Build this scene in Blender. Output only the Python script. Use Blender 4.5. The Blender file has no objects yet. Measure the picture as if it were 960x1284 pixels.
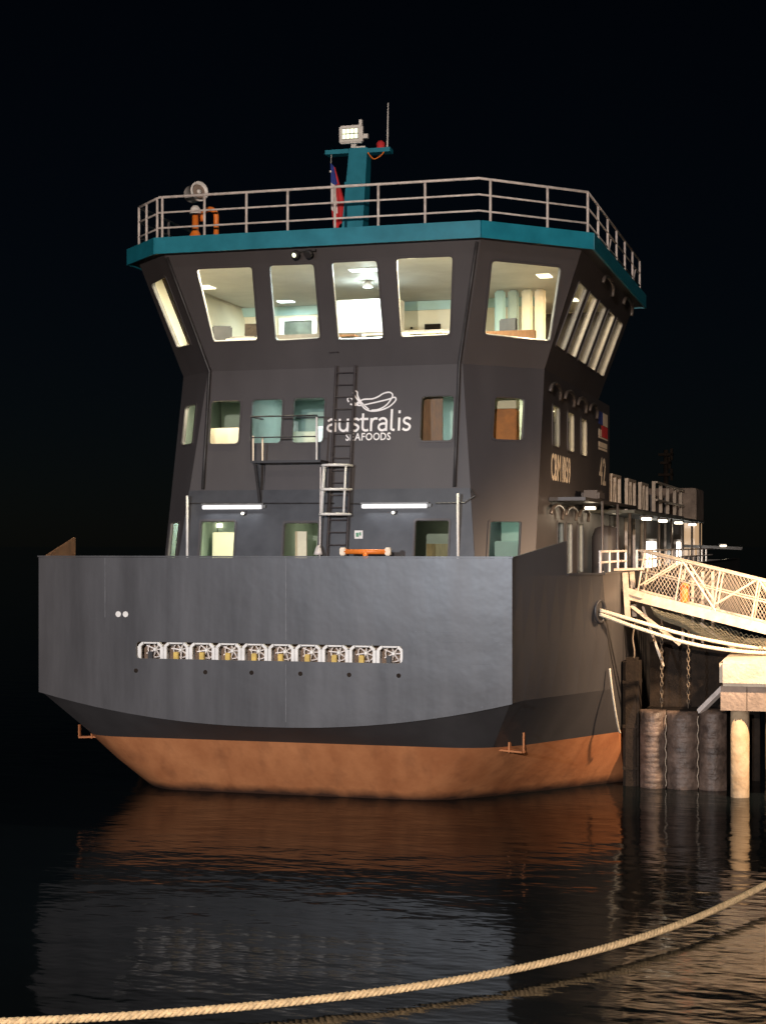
import bpy, bmesh, math, random
from mathutils import Vector, Matrix
from mathutils.geometry import tessellate_polygon
random.seed(7)
R = math.radians
scene = bpy.context.scene
COL = scene.collection

# ------------------------------------------------------------------ camera, sky, sun, exposure
cam = bpy.data.cameras.new('camera'); camo = bpy.data.objects.new('camera', cam); COL.objects.link(camo)
camo.location = (11.2, -31.3, 5.2)
camo.rotation_euler = (R(90), 0, R(15.7))
cam.sensor_width = 36; cam.lens = 58.88; cam.shift_y = 0.0319
cam.clip_start = 0.1; cam.clip_end = 8000
scene.camera = camo

world = bpy.data.worlds.new('World'); scene.world = world; world.use_nodes = True
wn = world.node_tree.nodes; wn.clear()
sky = wn.new('ShaderNodeTexSky'); sky.sky_type = 'NISHITA'; sky.sun_disc = False
SUN_EL, SUN_AZ = 24.0, 152.0           # added warm front fill: elevation, compass bearing of its source (from +Y, clockwise)
sky.sun_elevation = R(SUN_EL); sky.sun_rotation = R(SUN_AZ); sky.ozone_density = 6.0; sky.dust_density = 0.2
bg = wn.new('ShaderNodeBackground'); bg.inputs['Strength'].default_value = 0.00042
wo = wn.new('ShaderNodeOutputWorld')
world.node_tree.links.new(sky.outputs[0], bg.inputs[0]); world.node_tree.links.new(bg.outputs[0], wo.inputs[0])

sun = bpy.data.lights.new('sun', 'SUN'); sun.energy = 0.28; sun.angle = R(2); sun.color = (1.0, 0.86, 0.78)
suno = bpy.data.objects.new('sun', sun); COL.objects.link(suno)
sd = Vector((math.sin(R(SUN_AZ)) * math.cos(R(SUN_EL)), math.cos(R(SUN_AZ)) * math.cos(R(SUN_EL)), math.sin(R(SUN_EL))))
suno.rotation_euler = sd.to_track_quat('Z', 'Y').to_euler()

vs = scene.view_settings
vs.view_transform = 'Standard'; vs.look = 'None'; vs.gamma = 1.0; vs.exposure = 0.0; vs.use_curve_mapping = False
scene.cycles.max_bounces = 8; scene.cycles.transparent_max_bounces = 12
scene.cycles.caustics_reflective = False; scene.cycles.caustics_refractive = False
scene.cycles.sample_clamp_indirect = 4.0

# ------------------------------------------------------------------ materials
def mat(name, col, rough=0.5, metal=0.0, scale=3.0, var=0.25, bump=0.0, bscale=None, stretch=(1, 1, 1), col2=None, spec=0.5, rvar=0.12, coat=0.0):
    m = bpy.data.materials.new(name); m.use_nodes = True
    nt = m.node_tree; n = nt.nodes; L = nt.links
    p = n['Principled BSDF']
    tc = n.new('ShaderNodeTexCoord'); mp = n.new('ShaderNodeMapping'); mp.inputs['Scale'].default_value = stretch
    L.new(tc.outputs['Object'], mp.inputs['Vector'])
    nz = n.new('ShaderNodeTexNoise'); nz.inputs['Scale'].default_value = scale; nz.inputs['Detail'].default_value = 6; nz.inputs['Roughness'].default_value = 0.62
    L.new(mp.outputs[0], nz.inputs['Vector'])
    cr = n.new('ShaderNodeValToRGB')
    c2 = col2 or tuple(c * (1 - var) for c in col)
    c1 = col if col2 else tuple(min(1, c * (1 + var)) for c in col)
    cr.color_ramp.elements[0].position = 0.34; cr.color_ramp.elements[1].position = 0.68
    cr.color_ramp.elements[0].color = (*c2, 1); cr.color_ramp.elements[1].color = (*c1, 1)
    L.new(nz.outputs['Fac'], cr.inputs[0]); L.new(cr.outputs[0], p.inputs['Base Color'])
    mr = n.new('ShaderNodeMapRange'); mr.inputs['To Min'].default_value = max(0.02, rough - rvar); mr.inputs['To Max'].default_value = min(1, rough + rvar)
    L.new(nz.outputs['Fac'], mr.inputs['Value']); L.new(mr.outputs[0], p.inputs['Roughness'])
    p.inputs['Metallic'].default_value = metal; p.inputs['Specular IOR Level'].default_value = spec
    p.inputs['Coat Weight'].default_value = coat
    if bump:
        nb = n.new('ShaderNodeTexNoise'); nb.inputs['Scale'].default_value = bscale or scale * 6; nb.inputs['Detail'].default_value = 4
        L.new(tc.outputs['Object'], nb.inputs['Vector'])
        b = n.new('ShaderNodeBump'); b.inputs['Strength'].default_value = bump; b.inputs['Distance'].default_value = 0.05
        L.new(nb.outputs['Fac'], b.inputs['Height']); L.new(b.outputs[0], p.inputs['Normal'])
    return m

def emat(name, col, strength):
    m = bpy.data.materials.new(name); m.use_nodes = True
    p = m.node_tree.nodes['Principled BSDF']
    p.inputs['Base Color'].default_value = (0.8, 0.8, 0.8, 1)
    p.inputs['Emission Color'].default_value = (*col, 1); p.inputs['Emission Strength'].default_value = strength
    return m

def glass_mat(name, tint=(0.93, 0.97, 0.95), refl=1.0):
    m = bpy.data.materials.new(name); m.use_nodes = True
    nt = m.node_tree; n = nt.nodes; L = nt.links
    n.remove(n['Principled BSDF'])
    tr = n.new('ShaderNodeBsdfTransparent'); tr.inputs[0].default_value = (*tint, 1)
    gl = n.new('ShaderNodeBsdfGlossy'); gl.inputs['Roughness'].default_value = 0.02
    fr = n.new('ShaderNodeFresnel'); fr.inputs['IOR'].default_value = 1.5
    mx = n.new('ShaderNodeMixShader')
    L.new(fr.outputs[0], mx.inputs[0]); L.new(tr.outputs[0], mx.inputs[1]); L.new(gl.outputs[0], mx.inputs[2])
    L.new(mx.outputs[0], n['Material Output'].inputs[0])
    return m

def rust_mat():
    m = mat('antifouling', (0.50, 0.205, 0.082), 0.75, scale=1.3, stretch=(1, 1, 0.35), col2=(0.36, 0.132, 0.050), bump=0.10, bscale=9, spec=0.35)
    nt = m.node_tree; n = nt.nodes; L = nt.links; p = n['Principled BSDF']
    tc = n.new('ShaderNodeTexCoord'); sp = n.new('ShaderNodeSeparateXYZ'); L.new(tc.outputs['Object'], sp.inputs[0])
    nz = n.new('ShaderNodeTexNoise'); nz.inputs['Scale'].default_value = 2.2; nz.inputs['Detail'].default_value = 6; L.new(tc.outputs['Object'], nz.inputs['Vector'])
    ad = n.new('ShaderNodeMath'); ad.operation = 'MULTIPLY_ADD'; ad.inputs[1].default_value = -0.22; L.new(nz.outputs['Fac'], ad.inputs[0]); L.new(sp.outputs['Z'], ad.inputs[2])
    mr = n.new('ShaderNodeMapRange'); mr.inputs['From Min'].default_value = -0.08; mr.inputs['From Max'].default_value = 0.10; mr.inputs['To Min'].default_value = 1; mr.inputs['To Max'].default_value = 0
    L.new(ad.outputs[0], mr.inputs['Value'])
    # vertical scuff streaks left by mooring chains
    mp = n.new('ShaderNodeMapping'); mp.inputs['Scale'].default_value = (3.2, 3.2, 0.22); L.new(tc.outputs['Object'], mp.inputs[0])
    n2 = n.new('ShaderNodeTexNoise'); n2.inputs['Scale'].default_value = 1.0; n2.inputs['Detail'].default_value = 3; L.new(mp.outputs[0], n2.inputs['Vector'])
    m2 = n.new('ShaderNodeMapRange'); m2.inputs['From Min'].default_value = 0.52; m2.inputs['From Max'].default_value = 0.75; m2.inputs['To Max'].default_value = 0.35; L.new(n2.outputs['Fac'], m2.inputs['Value'])
    mx = n.new('ShaderNodeMix'); mx.data_type = 'RGBA'
    src = p.inputs['Base Color'].links[0].from_socket
    L.new(m2.outputs[0], mx.inputs[0]); L.new(src, mx.inputs[6]); mx.inputs[7].default_value = (0.13, 0.046, 0.021, 1)
    mw = n.new('ShaderNodeMix'); mw.data_type = 'RGBA'
    L.new(mr.outputs[0], mw.inputs[0]); L.new(mx.outputs[2], mw.inputs[6]); mw.inputs[7].default_value = (0.05, 0.022, 0.012, 1)
    L.new(mw.outputs[2], p.inputs['Base Color'])
    return m

M = {}
M['paint'] = mat('hull_paint', (0.050, 0.047, 0.048), 0.46, scale=0.9, var=0.13, bump=0.10, bscale=1.1, stretch=(1, 1, 0.35))
M['bow'] = mat('bow_plate_paint', (0.070, 0.068, 0.071), 0.36, scale=1.0, var=0.18, bump=0.32, bscale=0.7, stretch=(1.6, 1, 0.2))
M['house'] = mat('house_paint', (0.066, 0.059, 0.060), 0.5, scale=0.7, var=0.10, bump=0.06, bscale=1.2, stretch=(1, 1, 0.4))
M['panel'] = mat('lower_house_paint', (0.058, 0.060, 0.067), 0.38, scale=1.4, var=0.16, bump=0.16, bscale=1.3)
M['inner'] = mat('inner_bulwark_paint', (0.20, 0.10, 0.05), 0.6, scale=3, var=0.3)
M['brow'] = mat('eyebrow_paint', (0.09, 0.075, 0.065), 0.3, scale=4, var=0.25)
M['ladder'] = mat('ladder_paint', (0.045, 0.038, 0.040), 0.5, scale=5, var=0.2)
M['dark'] = mat('dark_metal', (0.028, 0.026, 0.027), 0.5, scale=6, var=0.3)
M['weld'] = mat('weld', (0.12, 0.12, 0.125), 0.42, scale=8, var=0.3)
M['rust'] = rust_mat()
M['teal'] = mat('teal_paint', (0.013, 0.22, 0.31), 0.45, scale=2, var=0.15)
M['white'] = mat('white_paint', (0.76, 0.74, 0.70), 0.45, scale=5, var=0.10)
M['rail'] = mat('galvanised', (0.70, 0.64, 0.60), 0.45, metal=0.0, scale=7, var=0.2)
M['gang'] = mat('gangway_steel', (0.55, 0.46, 0.36), 0.5, scale=7, var=0.22)
M['orange'] = mat('orange_paint', (0.85, 0.22, 0.03), 0.45, scale=6, var=0.15)
M['frame'] = mat('window_frame', (0.16, 0.16, 0.155), 0.4, scale=6, var=0.2)
M['reveal'] = mat('window_reveal', (0.22, 0.21, 0.19), 0.45, scale=6, var=0.15)
M['glass'] = glass_mat('window_glass')
M['cream'] = mat('cream_wall', (0.80, 0.73, 0.55), 0.7, scale=2, var=0.05)
M['tealwall'] = mat('pale_teal_wall', (0.42, 0.60, 0.57), 0.7, scale=2, var=0.06)
M['greenwall'] = mat('grey_green_wall', (0.34, 0.42, 0.37), 0.7, scale=2, var=0.10)
M['ceil'] = mat('ceiling_board', (0.50, 0.49, 0.46), 0.55, scale=1.3, var=0.12)
M['wood'] = mat('brown_door', (0.20, 0.09, 0.035), 0.5, scale=4, var=0.25, stretch=(6, 6, 1))
M['brownin'] = mat('olive_curtain', (0.24, 0.20, 0.10), 0.8, scale=6, var=0.25, stretch=(4, 4, 0.4))
M['floor'] = mat('floor_vinyl', (0.12, 0.11, 0.10), 0.5)
M['deck'] = mat('deck_paint', (0.075, 0.085, 0.08), 0.7, scale=3, var=0.3, bump=0.2)
M['black'] = mat('black_rubber', (0.020, 0.014, 0.010), 0.9, scale=4, var=0.4, bump=0.3, spec=0.2)
M['concrete'] = mat('pier_concrete', (0.50, 0.43, 0.34), 0.85, scale=2.5, var=0.2, bump=0.35, bscale=14)
M['concdark'] = mat('stained_concrete', (0.26, 0.20, 0.16), 0.85, scale=2.2, var=0.3, bump=0.4, bscale=12)
M['shaded'] = mat('shaded_quay_concrete', (0.15, 0.105, 0.082), 0.55, scale=3.0, col2=(0.035, 0.024, 0.019), bump=0.6, bscale=9)  # shade below the pier put into a darker concrete colour
M['pile'] = mat('pile_concrete', (0.46, 0.36, 0.24), 0.8, scale=3.5, col2=(0.30, 0.21, 0.12), bump=0.4, bscale=10)
M['rope'] = mat('rope_fibre', (0.72, 0.55, 0.32), 0.85, scale=14, var=0.3, bump=0.4, bscale=60)
M['ropew'] = mat('mooring_fibre', (0.70, 0.62, 0.48), 0.85, scale=14, var=0.2, bump=0.4, bscale=60)
M['net'] = mat('net_twine', (0.24, 0.22, 0.15), 0.9, scale=9, var=0.3)
M['chain'] = mat('chain_steel', (0.20, 0.16, 0.12), 0.5, metal=0.4, scale=9, var=0.3)
M['red'] = mat('red_cloth', (0.62, 0.03, 0.035), 0.8, scale=5, var=0.15)
M['blue'] = mat('blue_cloth', (0.03, 0.06, 0.30), 0.8, scale=5, var=0.15)
M['cloth'] = mat('white_cloth', (0.78, 0.76, 0.74), 0.8, scale=5, var=0.06)
M['letter'] = mat('white_lettering', (0.92, 0.89, 0.87), 0.5, scale=5, var=0.05)
M['letterw'] = mat('warm_tinted_white', (0.92, 0.78, 0.60), 0.5, scale=5, var=0.05)  # white paint with the warm lamplight tinted into its colour
M['yellow'] = mat('yellow_band', (0.60, 0.42, 0.10), 0.6, scale=5, var=0.2)
M['led'] = emat('led_lens', (0.95, 1.0, 0.62), 1.6)
M['ledw'] = emat('quay_led_lens', (0.9, 0.95, 1.0), 8.0)
M['tube'] = emat('tube_diffuser', (0.95, 0.96, 1.0), 0.42)
M['lampw'] = emat('warm_lens', (1.0, 0.86, 0.62), 4.0)
M['roomc'] = emat('cool_ceiling_lamp', (0.82, 0.97, 1.0), 3.0)
M['roomw'] = emat('warm_ceiling_lamp', (1.0, 0.86, 0.60), 3.0)
M['litdoor'] = emat('lit_doorway', (1.0, 0.95, 0.86), 5.0)
M['glowcab'] = emat('glowing_cabin_panel', (1.0, 0.62, 0.32), 0.5)  # self-glow stands in for lamplight falling on the cream block
M['litside'] = emat('lit_blind', (0.95, 0.72, 0.45), 0.42)
M['litcool'] = emat('lit_cool_blind', (0.55, 0.85, 1.0), 0.45)
M['sodium'] = emat('sodium_lens', (1.0, 0.65, 0.32), 8.0)

def water_mat():
    m = bpy.data.materials.new('harbour_water'); m.use_nodes = True
    nt = m.node_tree; n = nt.nodes; L = nt.links; p = n['Principled BSDF']
    p.inputs['Base Color'].default_value = (0.004, 0.006, 0.007, 1); p.inputs['Roughness'].default_value = 0.08; p.inputs['IOR'].default_value = 1.14
    tc = n.new('ShaderNodeTexCoord')
    def nz(sc, st, det):
        mp = n.new('ShaderNodeMapping'); mp.inputs['Scale'].default_value = st; mp.inputs['Rotation'].default_value = (0, 0, R(14)); L.new(tc.outputs['Object'], mp.inputs[0])
        t = n.new('ShaderNodeTexNoise'); t.inputs['Scale'].default_value = sc; t.inputs['Detail'].default_value = det; t.inputs['Roughness'].default_value = 0.55; L.new(mp.outputs[0], t.inputs['Vector']); return t
    a = nz(0.9, (0.75, 1.25, 1), 3); b = nz(2.6, (0.6, 1.3, 1), 3)
    patch = nz(0.12, (1, 1, 1), 2)
    pr = n.new('ShaderNodeMapRange'); pr.inputs['From Min'].default_value = 0.35; pr.inputs['From Max'].default_value = 0.65; pr.inputs['To Min'].default_value = 0.35; pr.inputs['To Max'].default_value = 1.0
    L.new(patch.outputs['Fac'], pr.inputs['Value'])
    b1 = n.new('ShaderNodeBump'); b1.inputs['Strength'].default_value = 1.0; b1.inputs['Distance'].default_value = 0.030; L.new(a.outputs['Fac'], b1.inputs['Height'])
    b2 = n.new('ShaderNodeBump'); b2.inputs['Distance'].default_value = 0.006; L.new(pr.outputs[0], b2.inputs['Strength']); L.new(b.outputs['Fac'], b2.inputs['Height']); L.new(b1.outputs[0], b2.inputs['Normal'])
    L.new(b2.outputs[0], p.inputs['Normal'])
    return m
M['water'] = water_mat()

# ------------------------------------------------------------------ helpers
def obj(name, bm, m, parent=None, smooth=False, mats=None):
    me = bpy.data.meshes.new(name); bm.normal_update(); bm.to_mesh(me); bm.free()
    for x in (mats or [m]): me.materials.append(M[x] if isinstance(x, str) else x)
    if smooth:
        for p in me.polygons: p.use_smooth = True
    o = bpy.data.objects.new(name, me); COL.objects.link(o); o.parent = parent
    return o
def tag(o, label=None, cat=None, group=None, kind=None):
    if label: o['label'] = label
    if cat: o['category'] = cat
    if group: o['group'] = group
    if kind: o['kind'] = kind
    return o
def thing(name, label, cat, loc=(0, 0, 0), group=None, rz=0):
    o = bpy.data.objects.new(name, None); COL.objects.link(o); o.location = loc; o.rotation_euler = (0, 0, rz); o.empty_display_size = 0.2
    return tag(o, label, cat, group)
def B(*boxes, bevel=0.0, rot=None):
    bm = bmesh.new()
    for (x0, x1, y0, y1, z0, z1) in boxes:
        bmesh.ops.create_cube(bm, size=1, matrix=Matrix.Translation(((x0 + x1) / 2, (y0 + y1) / 2, (z0 + z1) / 2)) @ Matrix.Diagonal((x1 - x0, y1 - y0, z1 - z0, 1)))
    if bevel: bmesh.ops.bevel(bm, geom=bm.edges[:], offset=bevel, segments=2, affect='EDGES')
    return bm
def addtube(bm, pts, r, sides=8, closed=False, cap=True, r2=None):
    pts = [Vector(p) for p in pts]; n = len(pts); rings = []; prev = None
    for i, p in enumerate(pts):
        if closed: t = pts[(i + 1) % n] - pts[i - 1]
        else: t = pts[min(i + 1, n - 1)] - pts[max(i - 1, 0)]
        t.normalize()
        if prev is None:
            a = Vector((0, 0, 1)) if abs(t.z) < 0.9 else Vector((1, 0, 0)); u = t.cross(a).normalized()
        else: u = (prev - t * prev.dot(t)).normalized()
        prev = u; v = t.cross(u)
        rr = r if r2 is None else r + (r2 - r) * i / max(1, n - 1)
        rings.append([bm.verts.new(p + (u * math.cos(2 * math.pi * k / sides) + v * math.sin(2 * math.pi * k / sides)) * rr) for k in range(sides)])
    for i in range(n if closed else n - 1):
        a, b = rings[i], rings[(i + 1) % n]
        for k in range(sides): bm.faces.new((a[k], a[(k + 1) % sides], b[(k + 1) % sides], b[k]))
    if cap and not closed: bm.faces.new(rings[0][::-1]); bm.faces.new(rings[-1])
    return bm
def T(pts, r, sides=8, closed=False, r2=None): return addtube(bmesh.new(), pts, r, sides, closed, True, r2)
def bar(bm, a, b, w, hh):
    a, b = Vector(a), Vector(b); t = (b - a); l = t.length; t.normalize()
    up = Vector((0, 0, 1)) if abs(t.z) < 0.95 else Vector((0, 1, 0))
    s = t.cross(up).normalized(); u = s.cross(t)
    vs_ = [bm.verts.new(p + s * (i * w / 2) + u * (j * hh / 2)) for p in (a, b) for i, j in ((-1, -1), (1, -1), (1, 1), (-1, 1))]
    for f in ((3, 2, 1, 0), (4, 5, 6, 7), (0, 1, 5, 4), (1, 2, 6, 5), (2, 3, 7, 6), (3, 0, 4, 7)): bm.faces.new([vs_[i] for i in f])
    return bm
def lathe(profile, sides=20, axis=None, origin=(0, 0, 0)):
    bm = bmesh.new(); rings = []
    for r, z in profile: rings.append([bm.verts.new((max(r, 1e-4) * math.cos(2 * math.pi * k / sides), max(r, 1e-4) * math.sin(2 * math.pi * k / sides), z)) for k in range(sides)])
    for a, b in zip(rings, rings[1:]):
        for k in range(sides): bm.faces.new((a[k], a[(k + 1) % sides], b[(k + 1) % sides], b[k]))
    bm.faces.new(rings[0][::-1]); bm.faces.new(rings[-1])
    mt = Matrix.Translation(origin)
    if axis is not None: mt = mt @ Vector(axis).to_track_quat('Z', 'Y').to_matrix().to_4x4()
    bmesh.ops.transform(bm, matrix=mt, verts=bm.verts); bmesh.ops.recalc_face_normals(bm, faces=bm.faces)
    return bm
def prism(poly, z0, z1):
    bm = bmesh.new(); a = [bm.verts.new((x, y, z0)) for x, y in poly]; b = [bm.verts.new((x, y, z1)) for x, y in poly]; n = len(poly)
    for i in range(n): bm.faces.new((a[i], a[(i + 1) % n], b[(i + 1) % n], b[i]))
    bm.faces.new(a[::-1]); bm.faces.new(b); bmesh.ops.recalc_face_normals(bm, faces=bm.faces); return bm
def smooth_pts(p, k=6, closed=False):
    p = [Vector(q) for q in p]; n = len(p); out = []
    for i in range(n if closed else n - 1):
        p0 = p[i - 1] if (i > 0 or closed) else p[0]; p1 = p[i]; p2 = p[(i + 1) % n]; p3 = p[(i + 2) % n] if (i + 2 < n or closed) else p[-1]
        for j in range(k):
            t = j / k
            out.append(0.5 * ((2 * p1) + (p2 - p0) * t + (2 * p0 - 5 * p1 + 4 * p2 - p3) * t * t + (3 * p1 - p0 - 3 * p2 + p3) * t ** 3))
    if not closed: out.append(p[-1])
    return out
def rounded(q, r, k=3):
    q = [Vector((a, b, 0)) for a, b in q]; n = len(q); out = []
    for i in range(n):
        p, a, b = q[i], q[i - 1], q[(i + 1) % n]
        s = p + (a - p).normalized() * r; e = p + (b - p).normalized() * r
        for j in range(k + 1):
            t = j / k; c = s * (1 - t) ** 2 + p * 2 * t * (1 - t) + e * t * t; out.append((c.x, c.y))
    return out
def grow(q, d):
    c = Vector((sum(a for a, b in q) / len(q), sum(b for a, b in q) / len(q)))
    w = max(a for a, b in q) - min(a for a, b in q); hh = max(b for a, b in q) - min(b for a, b in q)
    return [(c.x + (a - c.x) * (1 + 2 * d / w), c.y + (b - c.y) * (1 + 2 * d / hh)) for a, b in q]
def wall(name, mp, N, outer, holes, th, m, parent, liner=None):
    """flat plate with openings, th thick on the inner side; mp maps (u,v) on the outer plane"""
    bm = bmesh.new(); N = Vector(N); loops = [outer] + holes
    flat = [p for l in loops for p in l]
    tris = tessellate_polygon([[Vector((a, b, 0)) for a, b in l] for l in loops])
    fr = [bm.verts.new(Vector(mp(*p))) for p in flat]; bk = [bm.verts.new(Vector(mp(*p)) - N * th) for p in flat]
    for t in tris:
        f = [fr[i] for i in t]; g = [bk[i] for i in t]
        try:
            nf = bm.faces.new(f); nf.normal_update()
            if nf.normal.dot(N) < 0: nf.normal_flip()
            ng = bm.faces.new(g); ng.normal_update()
            if ng.normal.dot(N) > 0: ng.normal_flip()
            ng.material_index = 2 if liner else 0
        except ValueError: pass
    i0 = 0
    for li, l in enumerate(loops):
        n = len(l)
        for i in range(n):
            a, b = i0 + i, i0 + (i + 1) % n
            nf = bm.faces.new((fr[a], fr[b], bk[b], bk[a]))
            if li: nf.material_index = 1
        i0 += n
    return obj(name, bm, None, parent, mats=[m, 'reveal'] + ([liner] if liner else []))
def ring_plate(mp, N, outer, inner, d0, d1):
    bm = bmesh.new(); N = Vector(N); n = len(outer)
    vs4 = [[bm.verts.new(Vector(mp(*p)) + N * d) for p in l] for l, d in ((outer, d1), (inner, d1), (inner, d0), (outer, d0))]
    for s in range(4):
        a, b = vs4[s], vs4[(s + 1) % 4]
        for i in range(n): bm.faces.new((a[i], a[(i + 1) % n], b[(i + 1) % n], b[i]))
    bmesh.ops.recalc_face_normals(bm, faces=bm.faces); return bm
def pane(mp, N, q, d, th=0.012):
    bm = bmesh.new(); N = Vector(N); n = len(q)
    a = [bm.verts.new(Vector(mp(*p)) + N * d) for p in q]
    f = bm.faces.new(a); f.normal_update()
    if f.normal.dot(N) < 0: f.normal_flip()
    return bm
def window(mp, N, q, parent, rr=0.07, name='window', blind=None, fm='house'):
    """returns the hole outline; builds window > frame, pane"""
    hole = rounded(q, rr)
    fr = obj('window', ring_plate(mp, N, rounded(grow(q, 0.045), rr + 0.03), rounded(grow(q, 0.004), rr), 0.003, 0.022), fm, parent)
    obj('pane', pane(mp, N, rounded(grow(q, 0.02), rr), -0.05), 'glass', fr)
    if blind: obj('blind', pane(mp, N, rounded(grow(q, 0.015), rr), -0.075), blind, fr)
    return hole
def normal_of(mp, side):
    a, b, c = Vector(mp(0, 0)), Vector(mp(1, 0)), Vector(mp(0, 1)); n = (b - a).cross(c - a).normalized()
    return n if n.dot(Vector(side)) > 0 else -n
def light(name, kind, loc, power, col, parent=None, size=0.15, aim=None, spot=None):
    l = bpy.data.lights.new(name, kind); l.energy = power; l.color = col
    if kind == 'POINT': l.shadow_soft_size = size
    if kind == 'SPOT': l.shadow_soft_size = 0.14; l.spot_size = R(spot); l.spot_blend = 0.9
    if kind == 'AREA': l.shape = 'RECTANGLE'; l.size, l.size_y = size
    o = bpy.data.objects.new(name, l); COL.objects.link(o); o.location = loc
    if aim is not None: o.rotation_euler = (Vector(loc) - Vector(aim)).to_track_quat('Z', 'Y').to_euler()
    o.parent = parent
    return o

# ------------------------------------------------------------------ the water
bm = bmesh.new(); bmesh.ops.create_grid(bm, x_segments=2, y_segments=2, size=3500)
tag(obj('water', bm, 'water'), kind='structure')

# ------------------------------------------------------------------ the vessel
barge = thing('feed_barge', 'dark grey workboat with lit wheelhouse, teal roof edge and rusty orange underside', 'ship')
STERN = 44.0
# hull: half plans at heights  (corner x, corner y, side x, side y)
LV = [(-1.2, 1.9, 2.7, 6.1, 6.9), (0.0, 3.25, 1.70, 6.35, 5.6), (0.6, 3.90, 1.22, 6.35, 5.05), (1.2, 4.45, 0.80, 6.35, 4.5), (2.2, 4.90, 0.035, 6.35, 3.45), (3.3, 4.90, 0.035, 6.35, 2.85), (4.6, 4.90, 0.035, 6.35, 2.2)]
def arc_z(x): t = x / 4.95; return 1.60 + 0.60 * abs(t) ** 2.1 - 0.02 * t
def plan(l, s=1):
    z, cx, cy, sx, sy = l
    if s < 0: sx = min(sx, 5.08)
    n = 10
    if z > 2:
        r = [(cx * k / n, cy, arc_z(cx * k / n) if z < 2.5 else z) for k in range(n + 1)]
        ch = [(cx + (sx - cx) * k / 8, cy + (sy - cy) * k / 8, z) for k in range(1, 9)]
    else:                                   # the bilge below is rounded in plan
        q0, q1, q2 = Vector((cx * 0.78, cy, z)), Vector((cx, cy, z)), Vector((cx + (sx - cx) * 0.30, cy + (sy - cy) * 0.30, z))
        bez = lambda t: tuple(q0 * (1 - t) ** 2 + q1 * 2 * t * (1 - t) + q2 * t * t)
        r = [(cx * 0.78 * k / 6, cy, z) for k in range(6)] + [bez(0.125 * k) for k in range(5)]
        ch = [bez(0.5 + 0.125 * k) for k in range(1, 5)] + [(cx + (sx - cx) * (0.30 + 0.70 * k / 4), cy + (sy - cy) * (0.30 + 0.70 * k / 4), z) for k in range(1, 5)]
    return r, ch + [(sx, STERN * 0.5, z), (sx, STERN, z)]
def shell(levels, skip_front=False):
    bm = bmesh.new()
    for s in (1, -1):
        rows = []
        for l in levels:
            a, b = plan(l, s); pts = (a[-1:] if skip_front else a) + b
            rows.append([bm.verts.new((p[0] * s, p[1], p[2])) for p in pts])
        for r0, r1 in zip(rows, rows[1:]):
            for i in range(len(r0) - 1): bm.faces.new((r0[i], r0[i + 1], r1[i + 1], r1[i]))
    bmesh.ops.remove_doubles(bm, verts=bm.verts, dist=1e-4); bmesh.ops.recalc_face_normals(bm, faces=bm.faces); return bm
def soft_edges(o, ang=38):
    for p in o.data.polygons: p.use_smooth = True
    o.data.set_sharp_from_angle(angle=R(ang))
soft_edges(obj('hull_bottom', shell(LV[:4]), 'rust', barge))
soft_edges(obj('hull_topside', shell(LV[3:5]), 'paint', barge), 25)
obj('hull_side', shell(LV[4:], True), 'paint', barge)
# stern plate
obj('stern_plate', B((-5.0, 6.3, STERN - 0.05, STERN + 0.05, -0.5, 4.55)), 'paint', barge)

# bow plate: flat, arched lower edge, a long slot for the freeing ports
SX0, SX1, SZ0, SZ1 = -2.78, 2.80, 2.90, 3.24
def bowmap(u, v): return (u, -0.012, v)
lower = []
for k in range(25):
    x = 4.95 - 9.9 * k / 24; t = x / 4.95
    lower.append((x, arc_z(abs(x)) - 0.012))
outer = [(-4.95, 4.94), (4.95, 4.94)] + lower
slot = rounded([(SX0, SZ0), (SX1, SZ0), (SX1, SZ1), (SX0, SZ1)], 0.09)
wall('bow_plate', bowmap, (0, -1, 0), outer, [slot], 0.035, 'bow', barge)
obj('bow_plate_cap', B((-4.97, 4.97, -0.03, 0.10, 4.945, 4.975)), 'bow', barge)
for x, z0, z1 in ((-3.46, 3.72, 4.93), (0.42, 1.70, 2.84), (0.42, 3.32, 4.93)):
    obj('weld_seam', B((x - 0.008, x + 0.008, -0.019, -0.011, z0, z1)), 'weld', barge)
for x0, x1, z in ((3.55, 4.93, 3.33), (4.1, 4.93, 2.92), (2.95, 3.9, 3.52)):
    obj('weld_seam', B((x0, x1, -0.018, -0.011, z - 0.006, z + 0.006)), 'bow', barge)
for x, z in ((-2.78, 2.65), (-1.28, 2.65), (-0.30, 2.66), (0.72, 2.66), (1.72, 2.66), (2.72, 2.665)):
    obj('drain_hole', lathe([(0.045, 0), (0.045, 0.008), (0.035, 0.010)], 12, (0, -1, 0), (x, -0.010, z)), 'black', barge)
for x in (-3.17, -3.05 + 0.04):
    obj('depth_mark', lathe([(0.062, 0), (0.062, 0.006)], 8, (0, -1, 0), (x - 0.0, -0.0125, 3.79)), 'white', barge)
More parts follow.
